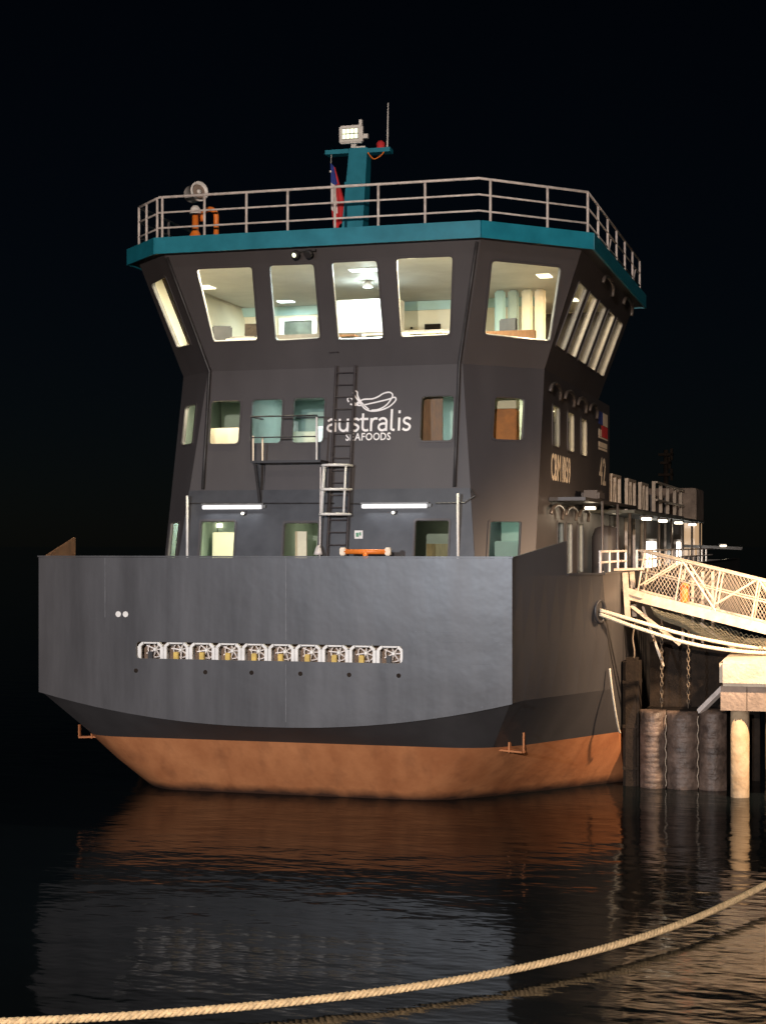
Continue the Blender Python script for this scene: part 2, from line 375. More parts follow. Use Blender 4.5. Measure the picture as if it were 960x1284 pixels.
# bulwark frames seen through the slot
pitch = (SX1 - SX0) / 10
for i in range(10):
    cx = SX0 + pitch * (i + 0.5)
    w = pitch * 0.44
    pts = [(cx - w, 0.10, SZ0 - 0.12), (cx - w, 0.10, SZ1 - 0.10), (cx - w * 0.62, 0.10, SZ1 - 0.015), (cx + w * 0.62, 0.10, SZ1 - 0.015), (cx + w, 0.10, SZ1 - 0.10), (cx + w, 0.10, SZ0 - 0.12)]
    bm = bmesh.new()
    for a, b in zip(pts, pts[1:]): bar(bm, a, b, 0.075, 0.055)
    arch = obj('port_arch', bm, 'white', barge)
    c = Vector((cx + 0.02, 0.30, 3.07)); bm = bmesh.new()
    for k in range(7):
        a = k * math.pi / 7 * 2 + 0.3 * i
        bar(bm, c, c + Vector((math.cos(a) * 0.20, -0.05, math.sin(a) * 0.19)), 0.022, 0.022)
    addtube(bm, [c + Vector((math.cos(t * math.pi / 8) * 0.17, 0, math.sin(t * math.pi / 8) * 0.16)) for t in range(16)], 0.013, 6, True)
    obj('spoked_wheel', bm, 'rail', arch)
    obj('hub', lathe([(0.045, 0), (0.05, 0.03), (0.03, 0.07)], 12, (0, -1, 0), c), 'white', arch)
    obj('stopper', B((cx - 0.10, cx + 0.0, 0.16, 0.24, 2.78, 3.03), bevel=0.008), 'dark' if i in (0, 9) else 'yellow', arch)
obj('port_backing', B((-3.2, 3.2, 0.55, 0.6, 2.7, 3.6)), 'concdark', barge)
obj('port_trough', B((-3.2, 3.2, 0.03, 0.55, 2.66, 2.7)), 'rail', barge)

# bulwark wings rising from the corners of the bow plate
for s in (1, -1):
    def chp(k): return Vector((4.90 + 1.45 * k, 0.035 + 2.165 * k, 0)) if s > 0 else Vector((4.90 + 0.18 * k, 0.035 + 2.165 * k, 0))
    bm = bmesh.new()
    a, b = chp(0), chp(0.60 if s > 0 else 0.80); nn = Vector((2.165, -1.45 if s > 0 else -0.18, 0)).normalized()
    th = 0.05
    vv = []
    for off in (0, -th):
        vv.append([bm.verts.new(((p + nn * off).x * s, (p + nn * off).y, z)) for p, z in ((a, 4.6), (b, 4.6), (b, 5.27 if s > 0 else 5.36), (a, 4.94))])
    bm.faces.new(vv[0]); bm.faces.new(vv[1][::-1])
    for i in range(4): bm.faces.new((vv[0][i], vv[1][i], vv[1][(i + 1) % 4], vv[0][(i + 1) % 4]))
    bmesh.ops.recalc_face_normals(bm, faces=bm.faces)
    obj('bulwark_wing', bm, 'paint' if s > 0 else 'inner', barge)
    # side bulwark cap and rail
    c, d = chp(0.60), chp(1.0)
    bm = bmesh.new()
    pts = [(c.x * s, c.y, 4.615), (d.x * s, d.y, 4.615), (d.x * s, 12, 4.615), (d.x * s, 42, 4.615)]
    for p, q in zip(pts, pts[1:]): bar(bm, p, q, 0.10, 0.04)
    obj('bulwark_cap', bm, 'paint', barge)
    # towing lugs at the paint line
    bm = bmesh.new(); x, y = (4.60, 1.30) if s > 0 else (4.28, 1.30)
    bar(bm, ((x - 0.5) * s, y + 0.15, 1.14), ((x + 0.34) * s, y - 0.12, 1.12), 0.16, 0.035)
    bar(bm, ((x + 0.05) * s, y - 0.06, 1.10), ((x + 0.05) * s, y - 0.06, 1.30), 0.03, 0.14)
    bar(bm, ((x + 0.34) * s, y - 0.10, 1.10), ((x + 0.34) * s, y - 0.10, 1.50 if s > 0 else 1.38), 0.03, 0.07)
    obj('towing_lug', bm, 'rust', barge)
# decks
obj('foredeck', prism([(-4.82, 0.06), (4.80, 0.06), (6.12, 3.05), (6.2, 3.2), (-4.98, 3.2), (-4.98, 2.3)], 2.60, 2.66), 'deck', barge)
obj('main_deck', B((-5.0, 6.3, 3.2, STERN, 3.84, 3.9)), 'deck', barge)
obj('deck_step', B((-5.0, 6.3, 3.15, 3.19, 2.66, 3.9)), 'paint', barge)
# fairlead for the mooring lines
obj('fairlead', T([(6.275 + 0.5 * 0.15 * math.cos(t * math.pi / 8), 2.36 + 0.865 * 0.15 * math.cos(t * math.pi / 8), 3.86 + 0.22 * math.sin(t * math.pi / 8)) for t in range(16)], 0.04, 8, True), 'dark', barge, True)

# ---- deckhouse walls: raked below, flared wheelhouse above
ZK, ZT = 9.15, 11.66
def Yf(z): return 3.55 + (z - 3.9) * 0.85 / 5.25 if z <= ZK else 4.4 - 1.05 * (z - ZK) / 2.5
def Hf(z): return 3.5 - (z - 3.9) * 0.53 / 5.25 if z <= ZK else 2.97 + 0.63 * (z - ZK) / 2.5
def lo_Y(z): return 3.55 + (z - 3.9) * 0.85 / 5.25
def lo_H(z): return 3.5 - (z - 3.9) * 0.53 / 5.25
def up_Y(z): return 4.4 - 1.05 * (z - ZK) / 2.5
def up_H(z): return 2.97 + 0.63 * (z - ZK) / 2.5
def up_S(z): return 4.5 + 0.95 * (z - ZK) / 2.5
def up_P(z): return 4.0 + 0.66 * (z - ZK) / 2.5      # the port side is narrower
ZS = 6.42     # storey line: the lower storey stands a little proud
fr_lo = lambda u, z: (u, lo_Y(z), z)
fr_up = lambda u, z: (u, up_Y(z), z)
ch_lo = {s: (lambda u, z, s=s: (u * s, lo_Y(z) + u - lo_H(z), z)) for s in (1, -1)}
ch_up = {s: (lambda u, z, s=s: (u * s, up_Y(z) + u - up_H(z), z)) for s in (1, -1)}
sd_lo = {1: lambda u, z: (4.5, u, z), -1: lambda u, z: (-4.0, u, z)}
sd_up = {1: lambda u, z: (up_S(z), u, z), -1: lambda u, z: (-up_P(z), u, z)}
NF0, NF1 = normal_of(fr_lo, (0, -1, 0)), normal_of(fr_up, (0, -1, 0))
def rect(u0, u1, z0, z1): return [(u0, z0), (u1, z0), (u1, z1), (u0, z1)]
# front, wheelhouse
W_up = [[(-2.73, 9.80), (-1.68, 9.80), (-1.58, 11.32), (-2.87, 11.33)], [(-1.25, 9.77), (-0.21, 9.79), (-0.15, 11.32), (-1.16, 11.33)],
        [(0.21, 9.75), (1.24, 9.75), (1.28, 11.33), (0.27, 11.33)], [(1.65, 9.76), (2.74, 9.77), (2.96, 11.34), (1.73, 11.35)]]
holes = [window(fr_up, NF1, q, barge) for q in W_up]
wall('wheelhouse_front_wall', fr_up, NF1, [(-2.97, ZK), (2.97, ZK), (up_H(ZT), ZT), (-up_H(ZT), ZT)], holes, 0.07, 'house', barge, 'cream')
# front, second storey
W_2 = [rect(-2.85, -2.14, 7.48, 8.46), rect(-1.86, -1.14, 7.48, 8.47), rect(-0.87, -0.15, 7.48, 8.48), rect(2.08, 2.80, 7.47, 8.45)]
holes = [window(fr_lo, NF0, q, barge, 0.09) for q in W_2]
wall('upper_front_wall', fr_lo, NF0, [(-lo_H(ZS), ZS), (lo_H(ZS), ZS), (2.97, ZK), (-2.97, ZK)], holes, 0.07, 'house', barge, 'greenwall')
# front, first storey, 25 mm proud
fr_1 = lambda u, z: (u, lo_Y(z) - 0.025, z)
W_1 = [rect(-2.90, -2.10, 4.55, 5.72), rect(-0.93, -0.14, 4.55, 5.68), rect(2.06, 2.80, 4.55, 5.72)]
holes = [window(fr_1, NF0, q, barge, 0.05) for q in W_1]
wall('lower_front_wall', fr_1, NF0, [(-lo_H(2.66), 2.66), (lo_H(2.66), 2.66), (lo_H(ZS), ZS), (-lo_H(ZS), ZS)], holes, 0.09, 'panel', barge, 'greenwall')
for s in (1, -1):
    n0, n1 = normal_of(ch_lo[s], (s, -1, 0)), normal_of(ch_up[s], (s, -1, 0))
    S0, S1 = (4.5, up_S(ZT)) if s > 0 else (4.0, up_P(ZT))
    q = [(3.45, 9.79), (4.66, 9.75), (5.02, 11.26), (3.76, 11.26)] if s > 0 else [(3.38, 9.79), (3.94, 9.79), (4.36, 11.20), (3.74, 11.24)]
    h1 = [window(ch_up[s], n1, q, barge)]
    wall('wheelhouse_corner_wall', ch_up[s], n1, [(2.97, ZK), (S0, ZK), (S1, ZT), (up_H(ZT), ZT)], h1, 0.07, 'house', barge, 'cream')
    q2, q1 = (rect(3.60, 4.155, 7.51, 8.45), rect(3.64, 4.20, 4.55, 5.70)) if s > 0 else (rect(3.32, 3.76, 7.51, 8.42), rect(3.54, 3.88, 4.55, 5.70))
    h0 = [window(ch_lo[s], n0, q2, barge, 0.08), window(ch_lo[s], n0, q1, barge, 0.05)]
    wall('corner_wall', ch_lo[s], n0, [(lo_H(2.66), 2.66), (S0, 2.66), (S0, ZK), (2.97, ZK)], h0, 0.07, 'house', barge, 'greenwall')
    ns0, ns1 = Vector((s, 0, 0)), normal_of(sd_up[s], (s, 0, -0.3))
    hs1 = []; hs0 = []
    if s > 0:
        for k in range(5):
            y0 = 6.15 + k * 1.56
            hs1.append(window(sd_up[s], ns1, rect(y0, y0 + 1.12, 9.72, 11.10), barge, 0.06))
        for y0 in (6.95, 9.05, 11.1): hs0.append(window(sd_lo[s], ns0, rect(y0, y0 + 0.92, 7.50, 8.42), barge, 0.08))
        for y0, b in ((7.6, None), (8.9, None), (10.6, None)): hs0.append(window(sd_lo[s], ns0, rect(y0, y0 + 0.8, 4.5, 5.72), barge, 0.05))
    wall('wheelhouse_side_wall', sd_up[s], ns1, [(4.4 + S0 - 2.97, ZK), (14.2, ZK), (14.2, ZT), (up_Y(ZT) + S1 - up_H(ZT), ZT)], hs1, 0.07, 'house', barge, 'cream')
    wall('side_wall', sd_lo[s], ns0, [(lo_Y(2.66) + S0 - lo_H(2.66), 2.66), (16.3, 2.66), (16.3, ZK), (4.4 + S0 - 2.97, ZK)], hs0, 0.07, 'house', barge, 'greenwall')
obj('rear_wall', B((-3.95, 4.45, 16.3, 16.38, 3.9, ZK)), 'house', barge)
wall('wheelhouse_rear_wall', lambda u, z: (u, 14.27, z), (0, 1, 0), [(-3.95, ZK), (4.45, ZK), (5.38, ZT), (-4.58, ZT)], [], 0.06, 'house', barge)
# floors and ceilings
def fplan(z, ins, yb, Y=lo_Y, H=lo_H, Sx=4.5, Px=4.0):
    y, hh = Y(z) + ins, H(z) - ins * 0.4; sx = Sx - ins; px = Px - ins
    return [(-hh, y), (hh, y), (sx, y + sx - hh), (sx, yb), (-px, yb), (-px, y + px - hh)]
obj('storey_floor', prism(fplan(4.0, 0.12, 16.2), 3.92, 4.0), 'floor', barge)
obj('storey_floor', prism(fplan(6.6, 0.14, 16.2), 6.40, 6.55), 'floor', barge)
obj('storey_floor', prism(fplan(9.15, 0.12, 14.1), 9.02, 9.17), 'floor', barge)
obj('ceiling', prism(fplan(6.3, 0.14, 16.2), 6.22, 6.30), 'ceil', barge)
obj('ceiling', prism(fplan(8.9, 0.14, 16.2), 8.72, 8.80), 'ceil', barge)
obj('ceiling', prism(fplan(11.55, 0.14, 14.1, up_Y, up_H, up_S(11.5), up_P(11.5)), 11.52, 11.58), 'ceil', barge)

# ---- roof with teal edge
RF = [(-3.68, 3.02), (3.68, 3.02), (5.72, 5.06), (5.72, 14.5), (-4.86, 14.5), (-4.86, 4.20)]
obj('roof', prism(RF, 11.66, 11.72), 'dark', barge)
roof_top = obj('roof_top', prism([(x * 0.985, (y - 8) * 0.985 + 8) for x, y in RF], 11.93, 11.985), 'teal', barge)
for i in range(6):
    a, b = Vector((*RF[i], 0)), Vector((*RF[(i + 1) % 6], 0))
    t = (b - a).normalized(); n = Vector((t.y, -t.x, 0))
    bm = bmesh.new(); bar(bm, a + Vector((0, 0, 11.81)) + n * 0.01 + t * 0.004, b + Vector((0, 0, 11.81)) + n * 0.01 - t * 0.004, 0.05, 0.36)
    obj('roof_fascia', bm, 'teal', barge)
# railing on the roof
rail = obj('roof_railing', prism([(-3.62, 3.1), (-3.6, 3.1), (-3.6, 3.12), (-3.62, 3.12)], 11.99, 12.0), 'rail', barge)
RL = [(-4.5, 14.3), (-4.5, 4.0), (-3.62, 3.12), (3.62, 3.12), (5.6, 5.12), (5.6, 14.3)]
for z, r in ((12.90, 0.030), (12.56, 0.022), (12.22, 0.022)):
    obj('rail', T([(x, y, z) for x, y in RL], r, 8), 'rail', rail, True)
def post(x, y, top=12.9): obj('post', T([(x, y, 11.98), (x, y, top)], 0.030, 8), 'rail', rail, True)
for x in (-3.55, -2.55, -1.57, -0.62, 0.45, 1.42, 2.45): post(x, 3.12)
for k in (0.10, 0.62, 1.0): post(3.62 + 1.98 * k, 3.12 + 2.0 * k); post(-3.62 - 0.88 * k, 3.12 + 0.88 * k)
for k in range(1, 7): post(5.6, 5.12 + k * 1.53); post(-4.5, 4.0 + k * 1.7)
for y in (8.2, 12.8):
    obj('brace', T([(5.6, y, 12.0), (5.6, y + 0.55, 12.5)], 0.02, 6), 'rail', rail)

# ---- mast with floodlight
mast = obj('mast', B((-0.03, 0.03, 6.4, 6.46, 12.0, 12.02)), 'teal', barge)
bm = bmesh.new()
v0 = [bm.verts.new(p) for p in ((-0.44, 6.3, 11.98), (0.10, 6.3, 11.98), (0.10, 6.8, 11.98), (-0.44, 6.8, 11.98))]
v1 = [bm.verts.new(p) for p in ((-0.22, 6.4, 14.52), (0.22, 6.4, 14.52), (0.22, 6.75, 14.52), (-0.22, 6.75, 14.52))]
for i in range(4): bm.faces.new((v0[i], v0[(i + 1) % 4], v1[(i + 1) % 4], v1[i]))
bm.faces.new(v1); bmesh.ops.recalc_face_normals(bm, faces=bm.faces)
obj('mast_column', bm, 'teal', mast)
bm = bmesh.new(); bar(bm, (-0.80, 6.5, 14.45), (-0.225, 6.5, 14.45), 0.30, 0.10); bar(bm, (0.225, 6.5, 14.43), (0.78, 6.5, 14.43), 0.30, 0.10)
obj('crosstree', bm, 'teal', mast)
for z in (12.85, 13.65): obj('step', B((-0.30, 0.10, 6.28, 6.32, z, z + 0.06)), 'teal', mast)
obj('whip_antenna', T([(0.68, 6.5, 14.48), (0.70, 6.5, 15.55)], 0.022, 6, r2=0.012), 'white', mast)
obj('beacon', lathe([(0.09, 0), (0.10, 0.03), (0.10, 0.14), (0.05, 0.19), (0, 0.2)], 16, None, (0.52, 6.5, 14.48)), 'red', mast, True)
obj('antenna_cable', T(smooth_pts([(0.25, 6.35, 14.38), (0.4, 6.34, 14.22), (0.58, 6.34, 14.30), (0.66, 6.4, 14.44)]), 0.014, 6), 'orange', mast)
fl = obj('floodlight', B((-0.42, 0.15, 6.22, 6.36, 14.60, 15.02), bevel=0.03), 'white', mast)
obj('mounting_bracket', B((-0.17, -0.05, 6.37, 6.5, 14.52, 14.85), (-0.15, 0.16, 6.42, 6.48, 14.52, 14.56)), 'white', fl)
obj('side_sensor', B((0.06, 0.13, 6.25, 6.33, 15.02, 15.14)), 'white', fl)
obj('side_knob', B((0.16, 0.27, 6.25, 6.34, 14.70, 14.80)), 'white', fl)
obj('lens_plate', B((-0.33, 0.06, 6.205, 6.218, 14.69, 14.94)), 'dark', fl)
for i in range(4):
    for j in range(2):
        obj('led_lens', B((-0.325 + i * 0.097, -0.245 + i * 0.097, 6.192, 6.203, 14.70 + j * 0.125, 14.80 + j * 0.125)), 'led', fl)
light('floodlight_beam', 'SPOT', (-0.13, 6.1, 14.8), 60, (1, 0.98, 0.9), barge, 0.2, (0.0, -6, 6), 110)
# twin lamps under the roof edge
tw = obj('eaves_lamp', B((-0.50, -0.02, 3.20, 3.26, 11.56, 11.60)), 'dark', barge)
for x, m in ((-0.42, 'led'), (-0.12, 'dark')):
    obj('lamp_head', lathe([(0.05, 0), (0.09, 0.05), (0.09, 0.14), (0.075, 0.14)], 14, (-0.25, -0.8, -0.35), (x, 3.2, 11.52)), 'dark', tw, True)
    obj('lamp_lens', lathe([(0.05, 0), (0.05, 0.006)], 14, (-0.25, -0.8, -0.35), Vector((x, 3.2, 11.52)) + Vector((-0.25, -0.8, -0.35)).normalized() * 0.142), m, tw)
# searchlight on its stand, goose-neck vent beside it
sl = obj('searchlight_stand', lathe([(0.20, 0), (0.19, 0.05), (0.10, 0.22), (0.075, 0.26), (0.075, 0.62)], 18, None, (-3.02, 3.75, 11.985)), 'orange', barge, True)
obj('stand_neck', lathe([(0.12, 0), (0.13, 0.06), (0.11, 0.14), (0.06, 0.2)], 18, None, (-3.02, 3.75, 12.605)), 'white', sl, True)
ax = Vector((0.80, -0.60, 0.05)).normalized()
c0 = Vector((-3.05, 3.80, 13.10))
obj('searchlight_drum', lathe([(0.08, -0.26), (0.17, -0.22), (0.20, -0.12), (0.20, 0.16), (0.225, 0.17), (0.225, 0.21), (0.185, 0.21), (0.17, 0.10), (0, 0.06)], 26, ax, c0), 'white', sl, True)
obj('searchlight_glass', lathe([(0.17, 0), (0.17, 0.008)], 24, ax, c0 + ax * 0.135), 'concdark', sl)
obj('searchlight_bulb', lathe([(0.05, 0), (0.05, 0.05), (0.0, 0.07)], 12, ax, c0 + ax * 0.145), 'white', sl, True)
obj('vent_pipe', T([(-2.52, 3.75, 11.985), (-2.52, 3.75, 12.52)] + [(-2.68 + 0.16 * math.cos(a), 3.75, 12.55 + 0.16 * math.sin(a)) for a in [k * math.pi / 8 for k in range(9)]] + [(-2.84, 3.75, 12.45)], 0.062, 12), 'orange', barge, True)

# ---- front fittings
for s, x in ((1, 0), (-1, 0)):
    pts = [((up_H(z) - 0.06) * s, up_Y(z) - 0.05, z) for z in (11.6, 10.4)] + [((2.97 - 0.06) * s, 4.33, 9.15)] + [((lo_H(z) - (0.06 + 0.28 * (9.15 - z) / 2.7)) * s, lo_Y(z) - 0.06, z) for z in (8.4, 7.4, 6.45)]
    obj('drain_pipe', T(pts, 0.038, 8), 'dark', barge, True)
    x = 3.03 if s > 0 else -3.19
    obj('white_drain_pipe', T([(x, lo_Y(5.6) - 0.14, 4.3), (x, lo_Y(5.6) - 0.14, 6.30)], 0.030, 8), 'white', barge, True)
obj('corner_cover', T([(lo_H(6.4) + 0.01, lo_Y(6.4) - 0.05, 6.41), (3.36, lo_Y(6.2) - 0.05, 6.25), (3.15, lo_Y(6.1) - 0.07, 6.10), (2.5, lo_Y(6.1) - 0.06, 6.09)], 0.018, 6), 'dark', barge)
obj('conduit', T([(-3.2, lo_Y(6.1) - 0.06, 6.13), (0.2, lo_Y(6.1) - 0.06, 6.11)], 0.016, 6), 'dark', barge)
obj('conduit', T([(0.55, lo_Y(6.1) - 0.06, 6.10), (0.86, lo_Y(6.1) - 0.06, 6.09)], 0.016, 6), 'dark', barge)
for x0, x1 in ((-2.86, -1.45), (0.86, 2.33)):
    y = lo_Y(6.05) - 0.12
    tb = obj('tube_lamp', B((x0 - 0.03, x1 + 0.03, y - 0.01, y + 0.085, 6.085, 6.12), (x1, x1 + 0.08, y, y + 0.06, 6.02, 6.084)), 'frame', barge)
    obj('tube_diffuser', B((x0, x1, y - 0.045, y + 0.05, 5.99, 6.083), bevel=0.015), 'tube', tb)
    obj('camera_dome', lathe([(0.055, 0), (0.05, -0.05), (0.02, -0.085)], 12, None, ((x0 + x1) / 2 + (0.28 if x0 < 0 else 0), y + 0.05, 5.94)), 'dark', tb, True)
    obj('lamp_dot', lathe([(0.03, 0), (0.03, 0.02)], 10, (0, -1, 0), ((x0 + x1) / 2 + (0.28 if x0 < 0 else 0) - 0.02, y - 0.02, 5.895)), 'lampw', tb)
    light('tube_light', 'AREA', ((x0 + x1) / 2, y - 0.07, 5.97), 6, (0.9, 0.95, 1.0), tb, (1.3, 0.1), ((x0 + x1) / 2, y - 0.9, 4.2))
sg = obj('safety_sign', B((0.70, 0.89, lo_Y(5.42) - 0.045, lo_Y(5.42) - 0.035, 5.33, 5.51)), 'white', barge)
obj('sign_symbol', B((0.735, 0.80, lo_Y(5.42) - 0.0485, lo_Y(5.42) - 0.0455, 5.37, 5.46), (0.81, 0.85, lo_Y(5.42) - 0.0485, lo_Y(5.42) - 0.0455, 5.40, 5.47)), mat('sign_green', (0.10, 0.30, 0.16), 0.5), sg)
# ladder up the front
lad = obj('ladder', B((0.36, 0.40, lo_Y(4.3) - 0.10, lo_Y(4.3) - 0.02, 4.28, 4.30)), 'ladder', barge)
def lp(x, z): return (x, lo_Y(z) - 0.13, z)
for x in (0.12, 0.56): obj('stringer', T([lp(x + (0.0), 3.95), lp(x - 0.0, 9.18)], 0.026, 6), 'ladder', lad)
for k in range(19):
    z = 4.1 + k * 0.273
    obj('rung', T([lp(0.12, z), lp(0.56, z)], 0.017, 6), 'ladder', lad)
for z in (5.0, 7.2, 9.0):
    for x in (0.12, 0.56): obj('ladder_bracket', T([lp(x, z), (x, lo_Y(z), z)], 0.014, 6), 'ladder', lad)
obj('grab_handle', T([(-0.02, lo_Y(9.15) - 0.02, 9.47), (-0.02, 4.2, 9.47), (0.18, 4.2, 9.47), (0.18, lo_Y(9.15) - 0.05, 9.47)], 0.014, 6), 'ladder', lad)
# white guard around the ladder
cage = obj('ladder_cage', B((0.60, 0.62, 3.55, 3.60, 5.86, 5.87)), 'white', barge)
for z in (6.93, 6.40, 5.86):
    y = lo_Y(z)
    obj('hoop', T(smooth_pts([(0.02, y - 0.10, z), (0.03, y - 0.48, z), (0.15, y - 0.66, z), (0.42, y - 0.66, z), (0.58, y - 0.48, z), (0.60, y - 0.10, z)], 4), 0.030, 8), 'white', cage, True)
for x, dy in ((0.10, -0.60), (0.57, -0.50), (0.03, -0.30)):
    obj('upright', T([(x, lo_Y(5.86) + dy, 5.84), (x, lo_Y(6.93) + dy, 6.95)], 0.026, 8), 'white', cage, True)
# small landing with rail left of the ladder
pl = obj('landing', B((-1.60, 0.02, lo_Y(7.05) - 0.62, lo_Y(7.05) - 0.03, 7.00, 7.05)), 'dark', barge)
yo = lo_Y(7.05) - 0.60
for p in ([(-1.58, yo, 7.05), (-1.58, yo, 8.02), (-0.06, yo, 8.02), (-0.06, yo, 7.05)], [(-1.58, yo, 8.02), (-1.58, lo_Y(8.02), 8.02)]):
    obj('landing_rail', T(p, 0.022, 6), 'dark', pl)
obj('landing_rail', T([(-1.58, yo, 7.56), (-0.06, yo, 7.56)], 0.016, 6), 'dark', pl)
for x, y in ((-1.55, yo + 0.03), (-1.45, yo + 0.36), (-0.06, yo - 0.03)):
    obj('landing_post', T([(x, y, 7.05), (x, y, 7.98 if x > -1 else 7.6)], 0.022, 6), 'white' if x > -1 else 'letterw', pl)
bm = bmesh.new(); bar(bm, (-1.52, lo_Y(6.0) - 0.04, 6.12), (-1.52, yo + 0.08, 7.0), 0.06, 0.06); bar(bm, (-1.52, lo_Y(6.5) - 0.03, 6.12), (-1.52, lo_Y(7) - 0.03, 7.0), 0.12, 0.05)
obj('landing_strut', bm, 'dark', pl)
obj('signal_pole', T([(-0.05, lo_Y(5.5) - 0.2, 4.6), (-0.05, lo_Y(6.3) - 0.25, 6.9)], 0.018, 6), 'rail', barge)
obj('deck_bell', lathe([(0.10, 0), (0.085, 0.06), (0.06, 0.14), (0.03, 0.2), (0.0, 0.21)], 14, None, (-0.05, lo_Y(5) - 0.22, 4.98)), 'rail', barge, True)
# orange mooring bitt on the foredeck
mb = obj('mooring_bitt', T([(1.20, 2.9, 2.66), (1.20, 2.9, 5.06)], 0.06, 10), 'orange', barge, True)
obj('crosspiece', T([(0.72, 2.9, 5.05), (1.68, 2.9, 5.05)], 0.055, 10), 'orange', mb, True)
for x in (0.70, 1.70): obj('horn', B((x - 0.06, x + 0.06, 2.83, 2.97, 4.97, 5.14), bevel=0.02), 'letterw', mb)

# ---- lettering on the front
def ribbon(bm, pts, w, mp, N, off=0.012):
    pts = [Vector((p[0], p[1], 0)) for p in pts]; n = len(pts); L_, R_ = [], []
    for i, p in enumerate(pts):
        t = (pts[min(i + 1, n - 1)] - pts[max(i - 1, 0)]).normalized(); s = Vector((-t.y, t.x, 0)) * w / 2
        e = t * w * 0.25 * (1 if i == n - 1 else (-1 if i == 0 else 0))
        L_.append(bm.verts.new(Vector(mp(*(p + s + e).xy)) + N * off)); R_.append(bm.verts.new(Vector(mp(*(p - s + e).xy)) + N * off))
    for i in range(n - 1):
        f = bm.faces.new((L_[i], L_[i + 1], R_[i + 1], R_[i])); f.normal_update()
        if f.normal.dot(N) < 0: f.normal_flip()
def lx(c): return -0.05 + (c - 128) * 1.92 / 416
def lz(c): return 8.60 - (c - 200) * 1.13 / 247
def strokes(name, lst, w, parent, m='letter', sm=5):
    bm = bmesh.new()
    for i, st in enumerate(lst):
        pts = [(lx(a), lz(b)) for a, b in st]
        if len(pts) > 2: pts = [p.xy for p in smooth_pts([(a, b, 0) for a, b in pts], sm)]
        ribbon(bm, pts, w, fr_lo, NF0, 0.010 + 0.0012 * i)
    return obj(name, bm, m, parent)
logo = strokes('logo_emblem', [
    [(228, 250), (222, 238), (230, 228), (246, 238), (262, 262), (290, 270), (335, 262), (385, 252), (430, 242), (456, 234), (463, 246), (450, 264), (424, 283), (385, 296), (345, 299), (315, 289), (292, 266), (272, 240), (256, 220), (249, 208), (257, 198), (269, 204), (272, 222), (285, 246), (305, 268), (330, 290)],
    [(262, 264), (298, 242), (345, 239), (375, 229), (400, 214), (430, 209), (446, 222), (438, 245), (415, 273), (380, 291), (345, 295)],
    [(238, 262), (264, 268), (290, 252)]], 0.033, barge)
def ltr_a(x): return [[(x + 4, 343), (x + 14, 336), (x + 28, 336), (x + 38, 346), (x + 39, 362), (x + 39, 394)], [(x + 39, 362), (x + 22, 361), (x + 6, 367), (x + 2, 380), (x + 10, 391), (x + 24, 393), (x + 39, 385)]]
def ltr_s(x): return [[(x + 34, 341), (x + 22, 335), (x + 8, 338), (x + 3, 349), (x + 10, 360), (x + 26, 367), (x + 33, 378), (x + 26, 391), (x + 12, 394), (x, 388)]]
for nm, st in (('a', ltr_a(128)), ('u', [[(188, 336), (188, 370), (194, 386), (208, 393), (222, 388), (229, 374)], [(229, 336), (229, 394)]]), ('s', ltr_s(250)),
               ('t', [[(304, 312), (304, 375), (309, 389), (320, 393), (330, 391)], [(292, 337), (328, 337)]]), ('r', [[(346, 394), (346, 336)], [(346, 360), (351, 344), (362, 336), (374, 336)]]),
               ('a', ltr_a(382)), ('l', [[(446, 294), (446, 380), (450, 390), (460, 393)]]), ('i', [[(484, 336), (484, 394)], [(484, 301), (484, 310)]]), ('s', ltr_s(504))):
    strokes('letter', st, 0.052, logo)
def text(txt, size, parent, m, loc, ux, uz, ext=0.002, sx=1.0, off=0.0, gap=0.09):
    ux, uz = Vector(ux).normalized(), Vector(uz).normalized(); N = ux.cross(uz); adv = 0.0
    for ch in txt:
        if ch == ' ': adv += size * 0.28; continue
        cu = bpy.data.curves.new('t', 'FONT'); cu.body = ch; cu.size = size; cu.extrude = ext; cu.offset = off; cu.resolution_u = 3
        t = bpy.data.objects.new('t', cu); COL.objects.link(t)
        me = bpy.data.meshes.new_from_object(t); bpy.data.objects.remove(t); me.name = 'letter'
        x0 = min(v.co.x for v in me.vertices); x1 = max(v.co.x for v in me.vertices)
        mx = Matrix((ux * sx, uz, N)).transposed().to_4x4(); mx.translation = Vector(loc) + ux * (adv - x0) * sx
        adv += x1 - x0 + size * gap
        me.transform(mx); me.materials.clear(); me.materials.append(M[m])
        o = bpy.data.objects.new('letter', me); COL.objects.link(o); o.parent = parent
zb = 7.50
text('SEAFOODS', 0.235, logo, 'letter', Vector((0.385, lo_Y(zb), zb)) + NF0 * 0.012, (1, 0, 0), (0, 0.85, 5.25), sx=0.84, off=0.004)

# ---- starboard side: eyebrows, name board, lamps
def eyebrow(y0, y1, z, x=4.5, rise=0.16):
    ym = (y0 + y1) / 2
    pts = smooth_pts([(x + 0.10, y0, z - 0.06), (x + 0.13, y0 + 0.1, z + rise * 0.55), (x + 0.14, ym, z + rise), (x + 0.13, y1 - 0.1, z + rise * 0.4), (x + 0.10, y1, z - rise)], 4)
    obj('eyebrow', T(pts, 0.045, 8), 'brow', barge, True)
for y0 in (6.1, 8.1, 10.0, 11.9): eyebrow(y0, y0 + 1.3, 8.72)
for y0 in (6.2, 8.2, 10.2): eyebrow(y0, y0 + 1.5, 5.95)
for y0 in (8.0, 11.6): eyebrow(y0, y0 + 1.6, 11.42, 5.42)
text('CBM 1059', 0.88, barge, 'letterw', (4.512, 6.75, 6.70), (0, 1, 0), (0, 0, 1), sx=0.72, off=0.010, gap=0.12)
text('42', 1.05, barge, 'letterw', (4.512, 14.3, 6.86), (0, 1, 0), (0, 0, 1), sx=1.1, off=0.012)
fg = obj('painted_flag', B((4.502, 4.506, 14.2, 15.9, 8.12, 8.16)), 'letterw', barge)
